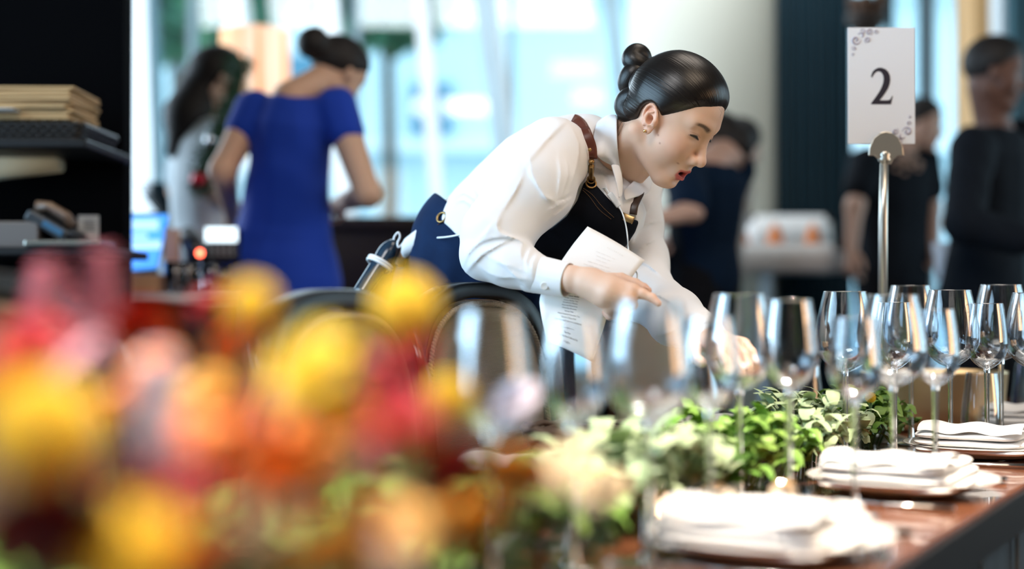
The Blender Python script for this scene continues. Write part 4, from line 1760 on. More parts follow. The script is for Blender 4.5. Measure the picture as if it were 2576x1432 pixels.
def skin_cols(V):
    c = np.ones((len(V), 4))
    c[:, :3] = w_skin
    q = ((V - WH) @ WF.T) / SCL
    rs = np.random.RandomState(3)
    def blend(mask, col, k=1.0):
        m = np.clip(mask, 0, 1)[:, None] * k
        c[:, :3] = c[:, :3] * (1 - m) + np.asarray(col) * m
    ay = np.abs(q[:, 1])
    face = q[:, 0] > .03
    blend(np.exp(-(((q[:, 0] - .062) / .025) ** 2 + ((ay - .045) / .02) ** 2 + ((q[:, 2] + .02) / .022) ** 2)), (0.74, .36, .27), .45)
    blend(np.exp(-(((q[:, 0] - .108) / .012) ** 2 + (ay / .014) ** 2 + ((q[:, 2] + .025) / .012) ** 2)), (0.72, .36, .26), .35)
    blend(np.exp(-(((q[:, 0]) / .03) ** 2 + ((ay - .078) / .012) ** 2 + ((q[:, 2]) / .04) ** 2)) * (ay > .066), (0.72, .32, .22), .5)
    # lips
    yy = ay / .0200
    up = (q[:, 2] < -.0462 - .006 * yy ** 2 + .0012 * np.cos(yy * 6)) & (q[:, 2] > -.0568 - .004)
    lo_ = (q[:, 2] <= -.0565) & (q[:, 2] > -.0735 + .0095 * yy ** 2)
    zt_ = -.0474 - .006 * yy ** 2 + .0012 * np.cos(yy * 6)
    zl_ = -.0745 + .0100 * yy ** 2
    sg_ = lambda x: 1 / (1 + np.exp(-np.clip(x / .0006, -30, 30)))
    lip = sg_(zt_ - q[:, 2]) * sg_(q[:, 2] - zl_) * sg_((1 - yy) * .02) * (q[:, 0] > .068)
    blend(lip, (0.50, 0.075, 0.08), .9)
    inner = sg_((.86 - yy) * .02) * (q[:, 0] > .05) * sg_(.0830 - .010 * yy ** 2 - q[:, 0]) * sg_(-.0505 - q[:, 2]) * sg_(q[:, 2] + .066)
    blend(inner, (0.10, .012, .012), .95)
    # brows: soft short strokes
    t = (ay - .011) / .041
    bz = .0275 + .0065 * np.sin(np.clip(t, 0, 1) * 2.4) - .0005 * t
    w = .0046 * (1 - .45 * np.clip(t, 0, 1))
    st = .92 + .08 * np.sin(q[:, 2] * 2600 + q[:, 1] * 5200)
    blend(((t > 0) & (t < 1) & face) * np.exp(-((q[:, 2] - bz) / w) ** 4) * st * np.minimum(1, t * 6) * np.minimum(1, (1 - t) * 5), (.035, .022, .018), .93)
    # eye slit (downcast): dark iris seen between the lids
    t = (ay - .031) / .0140
    ez = .0112 - .0022 * t ** 2 + .0014 * t
    blend(((np.abs(t) < 1) & face) * np.exp(-((q[:, 2] - ez) / (.0034 * np.sqrt(np.clip(1 - t * t, 0.02, 1)))) ** 4), (.02, .012, .010), .97)
    blend(((np.abs(t) < 1.15) & face) * np.exp(-((q[:, 2] - ez - .0052) / .0009) ** 2), (.42, .20, .13), .55)
    # small moles
    for mx, mz in ((.045, -.028), (.035, -.018), (.079, -.044)):
        yq = -.05 if mx < .06 else -.012
        k = np.exp(-(((q[:, 0] - mx) / .0018) ** 2 + ((q[:, 2] - mz) / .0016) ** 2)) * (q[:, 1] < -.01)
        blend(k, (.30, .12, .08), .75)
    # fingertips a little redder
    for i, (pts, rs_) in enumerate(HR['fingers']):
        dd = np.linalg.norm(V - pts[-1], axis=1)
        blend(np.exp(-(dd / .014) ** 2), (.74, .36, .26), .5)
    kd = np.linalg.norm(V - P(1600, 765, 2.23), axis=1)
    blend(np.exp(-(kd / .03) ** 2), (.70, .36, .24), .35)
    return c


def build_waitress():
    base = np.array([PEL[0], PEL[1], 0.0])
    t = thing('person', 'waitress with black hair bun, white shirt and dark apron bending over a chair, pointing', 'person', base)
    hv = net(whead, WH - [.13, .13, .17], WH + [.15, .13, .15], .0013, 1)
    nv = net(lambda p: smax(whead(p), plane(p, WH - [0, 0, .165], (0, 0, 1)), .002), NB - [.12, .1, .08], NB + [.2, .12, .10], .004, 1)
    rh = net(right_hand, WRR - [.03, .07, .09], P(1665, 700, 2.27) + [.01, .06, .06], .0014, 1)
    lh = net(lambda p: hand_sdf(p, HLH), WRL - [.03, .20, .10], WRL + [.14, .08, .06], .002, 1)
    bd = net(wbody, (PEL[0] - .28, 2.1, 0), (.52, 3.1, 1.32), .008, 1)
    V, Q = merge([hv, nv, rh, lh, bd])
    body = obj('body', (V, Q), mat('waitress_skin', w_skin, .50, 0, .38, attr='skin_color', sss=.10, bump=(700, .10, .0005)), t, world=True,
               attrs={'skin_color': ('COLOR', skin_cols(V))})
    nails = MB()
    return t, body


def surf(fn, px, py, d0=2.0, d1=3.0, off=0.0):
    """first hit of the view ray with fn = off"""
    d = d0
    for _ in range(90):
        p = P(px, py, d)
        v = float(fn(p[None].astype(f32))[0]) - off
        if v < 4e-4: return p
        d += max(v * .8, 3e-4)
        if d > d1: break
    return P(px, py, d1)

def pxy(p):
    """camera-plane coordinates (in reference pixels) and depth of world points; used once to cut cloth patterns"""
    q = p - _C.astype(f32)
    d = q @ _F.astype(f32)
    return np.stack([1288 + FPX * (q @ _R.astype(f32)) / d, 716 - FPX * (q @ _U.astype(f32)) / d], 1), d


def poly_sd(xy, poly):
    """signed distance (pixels) to a polygon, negative inside"""
    poly = np.asarray(poly, f32)
    d = np.full(len(xy), 1e9, f32)
    s = np.zeros(len(xy), bool)
    n = len(poly)
    for i in range(n):
        a, b = poly[i], poly[(i + 1) % n]
        e = b - a
        w = xy - a
        t = np.clip((w @ e) / (e @ e), 0, 1)
        d = np.minimum(d, ((w - t[:, None] * e) ** 2).sum(1))
        c = (a[1] <= xy[:, 1]) != (b[1] <= xy[:, 1])
        with np.errstate(divide='ignore', invalid='ignore'):
            xi = a[0] + (xy[:, 1] - a[1]) * (b[0] - a[0]) / (b[1] - a[1] if b[1] != a[1] else 1e-9)
        s ^= c & (xy[:, 0] < xi)
    return np.where(s, -1, 1) * np.sqrt(d)


def cut(p, poly, scale=1450.):
    xy, _ = pxy(p)
    return (poly_sd(xy, poly) / scale).astype(f32)


AXT = (NB - WAIST) / np.linalg.norm(NB - WAIST)
FRONT = np.cross(AXT, wside)
if FRONT[2] > 0: FRONT = -FRONT
FRONT /= np.linalg.norm(FRONT)
WAISTN = np.array([.65, .0, .76])


def sleeves(p):
    d = smin(chain(p, SLR, [.066, .067, .053, .039], .03), chain(p, SLR2, [.039, .037, .0325], .02), .012)
    e = smin(chain(p, SLL, [.072, .058, .055, .050], .03), chain(p, SLL2, [.050, .046, .034], .02), .02)
    return d, e


def shirt_torso(p, o=0.0):
    d = wtorso(p, .004 + o, .006)
    d = smin(d, ell(p, P(1430, 375, 2.60), (.080 + o, .080 + o, .050 + o)), .04)          # back of the shoulder
    d = smin(d, cone(p, P(1475, 372, 2.60), P(1300, 482, 2.65), .052 + o, .060 + o), .04)
    d = smin(d, cone(p, P(1240, 580, 2.67), P(1215, 606, 2.67), .080 + o, .078 + o), .03)
    d = smin(d, ell(p, P(1520, 535, 2.52), (.07 + o, .07 + o, .06 + o)), .05)
    if o == 0.0:      # the tucked-in end stops just under the apron's waistband
        d = smax(d, -plane(p, P(1165, 541, 2.62) - WAISTN * .035, WAISTN), .003)
    return d


FOLDS = [  # where one cloth layer breaks over another: pixel polyline, side of the raised layer, height, width in pixels
    ([(1425, 305), (1375, 355), (1332, 408)], 1, .0040, 45), ([(1318, 440), (1296, 485), (1265, 533)], 1, .0045, 45),
    ([(1320, 405), (1345, 455), (1368, 492), (1392, 512)], -1, .0045, 26), ([(1398, 505), (1380, 498), (1362, 486)], -1, .0035, 12),
    ([(1398, 508), (1418, 506), (1440, 498)], 1, .0045, 12), ([(1398, 503), (1418, 496), (1438, 480)], -1, .0030, 12), ([(1385, 548), (1410, 530), (1434, 512)], 1, .0040, 13),
    ([(1378, 530), (1400, 518), (1428, 508)], 1, .0030, 10),
    ([(1262, 545), (1251, 566), (1260, 585), (1292, 598), (1332, 612)], 1, .0060, 13), ([(1345, 628), (1300, 602), (1262, 597), (1215, 607), (1180, 637), (1167, 668)], 1, .0045, 20),
    ([(1287, 602), (1242, 625), (1210, 645), (1176, 684)], 1, .0050, 18), ([(1212, 636), (1250, 660), (1290, 672), (1334, 692)], -1, .0025, 12),
    ([(1246, 648), (1290, 690), (1330, 728)], -1, .0040, 15), ([(1337, 622), (1322, 655), (1330, 690)], -1, .0045, 12), ([(1318, 606), (1312, 640), (1318, 672)], 1, .0030, 14),
    ([(1352, 637), (1338, 662), (1337, 700)], -1, .0035, 14), ([(1240, 702), (1290, 700), (1334, 706)], -1, .0030, 12), ([(1200, 662), (1230, 690), (1270, 700)], -1, .0030, 14),
    ([(1652, 505), (1612, 555), (1588, 620)], 1, .0040, 26), ([(1655, 560), (1632, 562), (1608, 580)], 1, .0050, 14), ([(1655, 600), (1625, 615), (1600, 640)], 1, .0045, 18),
    ([(1668, 700), (1632, 668), (1596, 655)], 1, .0050, 20), ([(1700, 770), (1660, 745), (1630, 745)], 1, .0050, 16), ([(1720, 800), (1700, 830), (1660, 845)], 1, .0045, 16),
    ([(1146, 498), (1168, 486), (1200, 508)], -1, .0050, 13), ([(1144, 512), (1166, 504), (1190, 522)], -1, .0040, 11), ([(1190, 470), (1206, 500), (1204, 540)], -1, .0035, 18),
    ([(1436, 318), (1456, 360), (1452, 420), (1428, 484)], 1, .0035, 18), ([(1404, 395), (1409, 440), (1400, 502)], -1, .0038, 13), ([(1424, 400), (1430, 440), (1412, 498)], 1, .0030, 12),
    ([(1515, 430), (1528, 470), (1522, 515)], 1, .0040, 15), ([(1545, 430), (1552, 470), (1556, 520)], 1, .0035, 12), ([(1590, 500), (1600, 540), (1590, 590)], -1, .0040, 14),
    ([(1245, 425), (1290, 392), (1330, 372)], 1, .0030, 26), ([(1300, 372), (1330, 400), (1336, 440)], -1, .0028, 24), ([(1240, 560), (1222, 585), (1205, 600)], -1, .0030, 18),
]


def folds(p):
    xy, _ = pxy(p)
    out = np.zeros(len(p), f32)
    for pts, side, A, w in FOLDS:
        pts = np.asarray(pts, f32)
        if len(pts) > 2: pts = np.array(spline(pts, 2), f32)
        lo, hi = pts.min(0) - 3.2 * w, pts.max(0) + 3.2 * w
        m = np.where((xy[:, 0] > lo[0]) & (xy[:, 0] < hi[0]) & (xy[:, 1] > lo[1]) & (xy[:, 1] < hi[1]))[0]
        if not len(m): continue
        q = xy[m]
        best = np.full(len(q), 1e9, f32)
        sd = np.zeros(len(q), f32)
        tt = np.zeros(len(q), f32)
        n = len(pts) - 1
        for i in range(n):
            e = pts[i + 1] - pts[i]
            v = q - pts[i]
            t = np.clip((v @ e) / (e @ e), 0, 1)
            d = np.sqrt(((v - t[:, None] * e) ** 2).sum(1))
            c = e[0] * v[:, 1] - e[1] * v[:, 0]
            u = d < best
            best = np.where(u, d, best)
            sd = np.where(u, np.sign(c), sd)
            tt = np.where(u, (i + t) / n, tt)
        x = best * sd * side
        f = np.where(x >= 0, np.exp(-x / w), np.exp(x / 2.5))
        over = np.maximum(best - np.abs(x), 0)
        out[m] += (A * f * np.sin(np.pi * np.clip(tt, .03, .97)) ** .6).astype(f32)
    return out


def shirt_base(p):
    a, b = sleeves(p)
    d = smin(shirt_torso(p), a, .020)
    return smin(d, b, .025)


def shirt(p):
    d = shirt_base(p)
    d = d - folds(p)
    f = np.sin(p[:, 0] * 47 + 2.2 * np.sin(p[:, 2] * 31)) * np.sin(p[:, 2] * 39 + 2 * np.sin(p[:, 1] * 29)) * .0012
    d = d + f.astype(f32)
    # neck opening and cut lines
    d = smax(d, -cone(p, NB + (WH - NB) * .22, loc((-.02, 0, -.03)), .050, .062), .004)
    d = smax(d, -cone(p, P(1590, 432, 2.44), P(1576, 462, 2.46), .034, .016), .004)
    d = smax(d, -(plane(p, PEL + (WAIST - PEL) * .25, WAIST - PEL)), .004)
    return d


def ribbon(fn, pix, width, off=.003, thick=.0028, d0=2.0, axis=None, n=6):
    """strip that lies on a cloth surface"""
    pp = spline([np.array([*q, 0.0]) for q in pix], n)
    c = [surf(fn, q[0], q[1], d0=d0, off=off) for q in pp]
    rows = []
    e = 6e-3
    for i, q in enumerate(c):
        g = np.array([float(fn((q + np.eye(3)[k] * e)[None].astype(f32))[0] - fn((q - np.eye(3)[k] * e)[None].astype(f32))[0]) for k in range(3)])
        g /= np.linalg.norm(g) + 1e-9
        t = c[min(i + 1, len(c) - 1)] - c[max(i - 1, 0)]
        t /= np.linalg.norm(t) + 1e-9
        g = np.array([-.12, -.93, .34]) if axis is None else np.asarray(axis)
        w = np.cross(g, t)
        w /= np.linalg.norm(w) + 1e-9
        rows.append([q - w * width / 2, q - w * width / 4 + g * .0006, q + w * width / 4 + g * .0006, q + w * width / 2])
    return MB().grid(rows).vf


def on(fn, x, y, off=.0, d0=2.0):
    return surf(fn, x, y, d0=d0, off=off)


def bun_parts():
    o = []
    def B(px, py, d): return P(px, py, d)
    o.append(([B(1628, 180, 2.52), B(1612, 166, 2.51), B(1597, 156, 2.51), B(1590, 146, 2.515), B(1600, 134, 2.52), B(1613, 140, 2.525), B(1620, 158, 2.525)], [.013, .015, .016, .016, .0155, .015, .013]))
    o.append(([B(1626, 166, 2.54), B(1608, 172, 2.515), B(1592, 188, 2.51), B(1582, 207, 2.515), B(1588, 224, 2.52), B(1602, 230, 2.52)], [.012, .017, .019, .018, .016, .012]))
    o.append(([B(1632, 178, 2.50), B(1618, 194, 2.485), B(1610, 214, 2.48), B(1612, 238, 2.48), B(1622, 255, 2.475)], [.012, .016, .018, .017, .013]))
    o.append(([B(1645, 268, 2.45), B(1622, 252, 2.455), B(1598, 245, 2.46), B(1580, 252, 2.47), B(1574, 268, 2.475), B(1586, 284, 2.47), B(1606, 286, 2.46), B(1626, 274, 2.455)], [.016, .018, .018, .018, .018, .018, .018, .016]))
    return o


def dress_waitress(t, body):
    m_shirt = mat('white_shirt_cotton', (.80, .80, .82), .8, 0, .25, sheen=.1, bump=(260, .06, .001))
    m_denim = mat('dark_denim', (.005, .006, .010), .9, 0, .12, bump=(800, .25, .0006), var=(40, .5, (.003, .004, .007)))
    m_denim2 = mat('navy_denim', (.006, .020, .062), .9, 0, .15, bump=(500, .3, .0008), var=(30, .6, (.005, .014, .045)))
    m_leather = mat('brown_leather', (.10, .026, .014), .42, 0, .4, bump=(300, .15, .0005))
    m_brass = mat('brass', (.36, .22, .09), .34, 1.0)
    m_white = mat('white_plastic', (.80, .84, .88), .35)
    m_hair = strand_mat('black_hair', (.0030, .0024, .0024), (75, 75, 10), .30, .5)
    m_bun = strand_mat('black_hair_bun', (.0030, .0024, .0024), (75, 75, 10), .36, .22)
    # shirt
    sh = obj('shirt', net(shirt, (-.20, 2.10, .84), (.62, 2.98, 1.36), .0025, 1), m_shirt, t, world=True)
    # cuffs
    def cuff(a, b, r0, r1, nm):
        a, b = np.asarray(a), np.asarray(b)
        ax = (b - a) / np.linalg.norm(b - a)
        s = np.cross(ax, [0, 0, 1]); s /= np.linalg.norm(s)
        u = np.cross(s, ax)
        rows = []
        for tt, rr in ((-.08, r0 * .97), (0, r0), (.5, (r0 + r1) / 2), (.96, r1), (1.0, r1 * .985), (.97, r1 * .93), (.5, r1 * .90)):
            rows.append([a + (b - a) * tt + (s * cos(q) * .92 + u * sin(q) * 1.0) * rr for q in np.linspace(0, 2 * pi, 41)])
        return obj(nm, MB().grid(rows).vf, m_shirt, sh, world=True)
    cuff(P(1334, 687, 2.312), P(1430, 705, 2.280), .0318, .0282, 'cuff')
    cuff(P(1735, 828, 2.33), P(1785, 858, 2.255), .033, .032, 'cuff')
    bt = MB()
    bc = P(1369, 720, 2.272)
    M = Matrix.Translation(bc) @ Matrix.Rotation(radians(100), 4, 'X')
    bt.lathe([(0, -.0005), (.0062, -.0005), (.0068, .0006), (.0064, .0016), (.0048, .0012), (0, .0010)], 20, M)
    obj('button', bt.vf, m_white, sh, world=True)
    # collar
    both = lambda p: np.minimum(whead(p), shirt_base(p))
    def cp(x, y, off): return on(both, x, y, off)
    A = [(1552, 296), (1552, 325), (1554, 370), (1559, 412), (1565, 440)]
    Bm = [(1528, 298), (1522, 335), (1526, 378), (1542, 410), (1562, 442)]
    Bo = [(1500, 314), (1493, 350), (1499, 388), (1522, 407), (1560, 418)]
    rows = [[cp(x, y, o) for x, y in r] for r, o in ((A, .009), (Bm, .016), (Bo, .007))]
    for r, xx in zip(rows, ((1550, 290), (1532, 290), (1510, 302))):
        d_ = (r[0] - _C) @ _F
        r.insert(0, P(xx[0], xx[1], d_ + .05))
    rows = [spline(r, 5) for r in rows]
    rows = [list(x) for x in zip(*[spline([a, b, c], 4) for a, b, c in zip(*rows)])]
    obj('collar', MB().grid(rows).vf, m_shirt, sh, world=True, solid=.0028, sub=1)
    # front edge (placket) on the right side of the neckline
    A2 = [(1560, 415, 2.44), (1566, 440, 2.435), (1568, 465, 2.435), (1566, 492, 2.43)]
    B2 = [(1535, 412, 2.435), (1545, 445, 2.425), (1552, 475, 2.42), (1556, 500, 2.42)]
    obj('collar_placket', MB().grid([spline([P(*q) for q in A2], 4), spline([P(*q) for q in B2], 4)]).vf, m_shirt, sh, world=True, solid=.0025, sub=1)
    A3 = [(1568, 480, 2.46), (1590, 458, 2.50), (1612, 436, 2.55), (1628, 418, 2.62)]
    B3 = [(1570, 496, 2.45), (1596, 482, 2.48), (1626, 474, 2.53), (1640, 440, 2.62)]
    C3 = [(1573, 505, 2.45), (1602, 496, 2.475), (1632, 484, 2.52), (1644, 446, 2.62)]
    rows = [spline([P(*q) for q in r], 5) for r in (A3, B3, C3)]
    obj('collar', MB().grid(rows).vf, m_shirt, sh, world=True, solid=.0028, sub=1)
    # apron: bib, skirt
    bibpoly = [(1486, 446), (1500, 466), (1528, 497), (1556, 524), (1580, 548), (1608, 556), (1598, 584), (1572, 624), (1548, 700), (1500, 800),
               (1180, 800), (1190, 640), (1300, 612), (1388, 574), (1425, 545), (1452, 505), (1468, 462)]
    bib = lambda p: smax(smax(shirt_torso(p, .0105), cut(p, bibpoly), .002), plane(p, NB - FRONT * .01, FRONT) * -1 - .03, .004)
    ap = obj('apron', net(bib, (-.10, 2.15, .95), (.45, 2.9, 1.27), .0030, 1), m_denim, t, world=True)
    def skirt(p):
        d = smin(cone(p, WAIST, PEL, .146, .170), cone(p, PEL, PEL - [0, 0, .45], .170, .190), .05)
        q = p - PEL.astype(f32)
        a = np.arctan2(q[:, 1], q[:, 0])
        k = np.clip((1.16 - p[:, 2]) * 4, 0, 1)
        d = d + (np.sin(a * 26 + 2 * np.sin(p[:, 2] * 14)) * .0042 * k).astype(f32)
        d = smax(d, plane(p, P(1165, 541, 2.62), WAISTN), .003)
        return smax(d, plane(p, (0, 0, .55), (0, 0, -1)), .004)
    sk = obj('apron_skirt', net(skirt, PEL - [.30, .30, .55], PEL + [.36, .32, .30], .0036, 1), m_denim2, t, world=True)
    # stitching and fittings on the apron
    st = mat('gold_thread', (.16, .080, .028), .7)
    def stitch(fn, pix, par, d0=2.0, off=.0012, n=5):
        mb = MB()
        pts = spline([np.array([*q, 0.]) for q in pix], n)
        pts = [on(fn, q[0], q[1], off, d0) for q in pts]
        for i in range(0, len(pts) - 1):
            a, b = pts[i], pts[i + 1]
            for k in range(2):
                u0, u1 = k * .5 + .05, k * .5 + .38
                mb.tube([a + (b - a) * u0, a + (b - a) * u1], .00055, 5)
        obj('stitching', mb.vf, st, par, world=True)
    stitch(bib, [(1462, 470), (1490, 490), (1515, 520), (1545, 548)], ap)
    stitch(bib, [(1466, 478), (1484, 496), (1508, 528), (1538, 552)], ap)
    stitch(skirt, [(1112, 534), (1140, 556), (1165, 572), (1185, 590)], sk)
    stitch(skirt, [(1100, 566), (1112, 560), (1128, 562), (1150, 576)], sk)
    def ring(fn, x, y, r, w, par, nm, d0=2.0, tilt=None, off=.002):
        c = on(fn, x, y, off, d0)
        e = 1e-3
        g = np.array([float(fn((c + np.eye(3)[k] * e)[None].astype(f32))[0] - fn((c - np.eye(3)[k] * e)[None].astype(f32))[0]) for k in range(3)])
        if tilt is not None: g = np.asarray(tilt, float)
        g /= np.linalg.norm(g)
        s = np.cross(g, [0, 0, 1]); s /= np.linalg.norm(s)
        u = np.cross(s, g)
        mb = MB()
        mb.tube([c + (s * cos(q) + u * sin(q)) * r for q in np.linspace(0, 2 * pi, 25)], w, 8, False)
        return obj(nm, mb.vf, m_brass, par, world=True)
    ring(skirt, 1111, 547, .0095, .0022, sk, 'brass_eyelet', tilt=(-.5, -.8, .4))
    ring(bib, 1487, 462, .0085, .0018, ap, 'brass_eyelet')
    # straps
    s1 = obj('shoulder_strap', ribbon(shirt_base, [(1441, 299), (1452, 303), (1466, 318), (1478, 345), (1487, 372), (1489, 400)], .0185, .003), m_leather, t, world=True, solid=.003)
    tag(s1, 'brown leather shoulder strap')
    hk = MB()
    a = on(shirt, 1488, 404, .006)
    b = on(bib, 1487, 452, .006)
    m1 = a + (b - a) * .3
    hk.tube([a, a + (b - a) * .10], .0050, 10)
    hk.tube(spline([m1 - (b - a) * .1, m1, a + (b - a) * .6, b - (b - a) * .02], 4), [.0035] * 3 + [.0052] * 6 + [.0045] * 4, 10)
    hk.tube([b + np.array([cos(q), 0, sin(q)]) * .0065 for q in np.linspace(0, 2 * pi, 16)], .0016, 6, False)
    obj('snap_hook', hk.vf, m_brass, s1, world=True)
    rv = on(shirt, 1484, 377, .0058)
    obj('rivet', MB().ball(rv, .0034, 12, 8).vf, m_brass, s1, world=True)
    s2 = obj('shoulder_strap', ribbon(shirt_base, [(1612, 484), (1604, 500), (1596, 518), (1592, 540)], .014, .004), mat('dark_leather', (.035, .018, .012), .4), t, world=True, solid=.003)
    b0 = on(bib, 1578, 549, .003)
    bk = MB()
    Mx = Matrix.Translation(b0) @ Matrix.Rotation(radians(25), 4, 'Y') @ Matrix.Rotation(radians(-25), 4, 'Z')
    bk.box((-.0125, -.002, -.0065), (.0125, .002, .0065), Mx)
    obj('buckle', bk.vf, m_brass, s2, world=True, bevel=.001)
    # clip-on microphone and its cord
    mp_ = on(lambda p: np.minimum(bib(p), shirt_torso(p)), 1545, 503, .006)
    ax = P(1558, 521, 2.42) - P(1533, 488, 2.42)
    ax /= np.linalg.norm(ax)
    R = Matrix.Translation(mp_) @ Vector(ax).to_track_quat('X', 'Y').to_matrix().to_4x4()
    mc = obj('microphone', MB().box((-.0145, -.005, -.0048), (.0145, .005, .0048), R).vf, m_white, t, world=True, bevel=.0022)
    cd = MB()
    pp = [P(1532, 487, 2.40), P(1526, 480, 2.43)]
    cd.tube(spline([np.array(mp_) - ax * .013, np.array(mp_) - ax * .022 + [0, .006, .002], P(1515, 475, 2.47)], 5), .0014, 8)
    e0 = np.array(mp_) + ax * .014
    cd.tube(spline([e0, P(1567, 540, 2.40), P(1575, 570, 2.40), P(1579, 600, 2.395), P(1581, 628, 2.40), P(1590, 665, 2.36), P(1603, 690, 2.33), P(1598, 706, 2.32), P(1575, 712, 2.31)], 6), .0013, 8)
    obj('earpiece_cord', cd.vf, m_white, t, world=True)
    cd = MB()
    cd.tube(spline([P(1216, 580, 2.47), P(1170, 588, 2.50), P(1120, 597, 2.56), P(1060, 600, 2.64), P(1022, 606, 2.66), P(1004, 622, 2.66), P(1000, 612, 2.66), P(1006, 596, 2.66), P(1002, 585, 2.66), P(993, 594, 2.66), P(990, 604, 2.66)], 6), .0019, 8)
    obj('earpiece_cord', cd.vf, m_white, t, world=True)
    # white shirt tail and tan pocket notebook behind the hip
    rows = [spline([P(*q) for q in r], 5) for r in ([(1085, 552, 2.62), (1050, 574, 2.64), (1014, 602, 2.66)], [(1092, 585, 2.62), (1058, 606, 2.63), (1004, 640, 2.66)], [(1070, 640, 2.64), (1040, 640, 2.66), (1020, 652, 2.68)])]
    obj('shirt_tail', MB().grid(rows).vf, m_shirt, t, world=True, solid=.004, sub=1)
    # hair
    def hair(p):
        q = (((p - WH.astype(f32)) @ WF.T.astype(f32)) / f32(SCL)).astype(f32)
        ay = np.abs(q[:, 1])
        front = q[:, 0] * .66 - q[:, 2] * .75 - .0015 + .10 * np.clip(.03 - ay, 0, 1) - .35 * np.clip(ay - .052, 0, .03)
        x = np.maximum(-front, 0)
        th = np.where(front > 0, -.012 - front * .2, .0125 * (1 - np.exp(-x / .013)) - .0012)
        th = th * np.clip(1.25 + q[:, 0] * 7, .55, 1)
        d = (skull(q) - th.astype(f32)) * f32(SCL)
        # nape hair gathers low behind the ear
        d = smin(d, cone(p, loc((-.042, -.030, -.005)), loc((-.060, -.012, -.026)), .026, .019), .02)
        d = smax(d, -ell(q, (.004, 0, -.012), (.026, .2, .040)) * f32(SCL), .006)
        g = 0 * q[:, 0]
        return d + g.astype(f32)
    V, Q = net(hair, WH - [.15, .15, .13], WH + [.16, .15, .18], .0016, 1)
    q = ((V - WH) @ WF.T)
    # strands sweep back to the bun
    bd = ((P(1606, 200, 2.53) - WH) @ WF.T)
    ff = np.array([.16, 0, .035]) - bd
    ff /= np.linalg.norm(ff)
    rel = q - bd
    e1 = np.cross(ff, [0, 1, 0]); e1 /= np.linalg.norm(e1)
    e2 = np.cross(ff, e1)
    ang = np.arctan2(rel @ e2, rel @ e1)
    hr = obj('hair', (V, Q), m_hair, t, world=True, attrs={'strand': ('VEC', np.stack([np.cos(ang) * .40, np.sin(ang) * .40, (rel @ ff) * .10], 1))})
    for i, (pts, rs) in enumerate(bun_parts()):
        fn = lambda p: chain(p, spline(pts, 3), list(np.interp(np.linspace(0, 1, 3 * (len(pts) - 1) + 1), np.linspace(0, 1, len(rs)), rs)), .006)
        pa = np.array(pts)
        V, Q = net(fn, pa.min(0) - .035, pa.max(0) + .035, .0016, 1)
        # strand attribute: angle around the coil
        sp = np.array(spline(pts, 3))
        k = np.argmin(((V[:, None] - sp[None]) ** 2).sum(2), 1)
        tg = np.gradient(sp, axis=0)[k]
        tg /= np.linalg.norm(tg, axis=1)[:, None]
        r = V - sp[k]
        s_ = np.cross(tg, [0, 1, 0.01]); s_ /= np.linalg.norm(s_, axis=1)[:, None]
        u_ = np.cross(tg, s_)
        a_ = np.arctan2((r * u_).sum(1), (r * s_).sum(1)) + k * .12
        kk = k + (r * tg).sum(1) / (np.linalg.norm(np.gradient(sp, axis=0), axis=1)[k] + 1e-6)
        obj('hair_bun', (V, Q), m_bun, hr, world=True, attrs={'strand': ('VEC', np.stack([np.cos(a_) * .16, np.sin(a_) * .16, kk * .008], 1))})
    # loose strands
    ls = MB()
    rs = random.Random(4)
    for i in range(12):
        a = np.array((-.035 - rs.random() * .02, -.052 + rs.random() * .02, -.035))
        ls.tube(spline([loc(a), loc(a + [.002, -.003, -.012]), loc(a + [rs.uniform(0, .01), -.003, -.024])], 3), .00013, 4)
    for i in range(9):
        a = np.array((.092, rs.uniform(-.02, .02), .070 + rs.uniform(-.006, .010)))
        ls.tube(spline([loc(a - [.008, 0, -.003]), loc(a + [.000, 0, -.001]), loc(a + [.003, 0, -.007]), loc(a + [.003 + rs.random() * .003, .0, -.012 - rs.random() * .006])], 9), .00007, 4)
    obj('loose_hair', ls.vf, m_hair, hr, world=True)
    # bobby pin
    pn = MB()
    ps = [P(1607, 205, 2.478), P(1604, 216, 2.476), P(1606, 227, 2.476), P(1603, 238, 2.477), P(1602, 252, 2.478)]
    pn.tube(spline(ps, 4), .0016, 6)
    obj('hair_pin', pn.vf, mat('dark_steel', (.05, .06, .09), .3, .8), hr, world=True)
    # eyelashes
    el = MB()
    for sg in (-1, 1):
        for k in range(19):
            u = -1 + 2 * k / 18
            y = .031 + .0145 * u
            r0 = np.array([.0832 - .0065 * u * u - .002 * u, y, .0116 - .0022 * u * u + .0014 * u])
            e1 = r0 + [.0022, .0018 * u, -.0024]
            r0[1] *= sg
            e1[1] *= sg
            el.tube([loc(r0), loc((r0 + e1) / 2 + [.0006, 0, -.0008]), loc(e1)], [.00030, .00022, .00008], 4)
        rim = []
        for u in np.linspace(-1, 1, 13):
            rim.append(loc((.0828 - .0068 * u * u - .002 * u, sg * (.031 + .0148 * u), .0122 - .0024 * u * u + .0014 * u)))
        el.tube(rim, [.0005] + [.0013] * 11 + [.0005], 5)
    obj('eyelash', el.vf, mat('eyelash_black', (.01, .008, .007), .6), body, world=True)
    # ear stud
    obj('ear_stud', MB().ball(loc((.0175, -.0815, -.0225)), .0030, 12, 8).vf, mat('gold', (.9, .62, .28), .18, 1.0), body, world=True)
    # nails
    nm = mat('fingernail_pink', (.78, .50, .42), .25)
    nb_ = MB()
    a, b = HR['fingers'][4][0][-1], HR['fingers'][4][0][-2]
    dr = (a - b) / np.linalg.norm(a - b)
    Mn = Matrix.Translation(a - dr * .0035 + np.array([0, -.0030, .0030])) @ Vector(dr).to_track_quat('X', 'Z').to_matrix().to_4x4()
    o = obj('fingernail', MB().ball((0, 0, 0), (.0062, .0045, .0016), 14, 8).vf, nm, body)
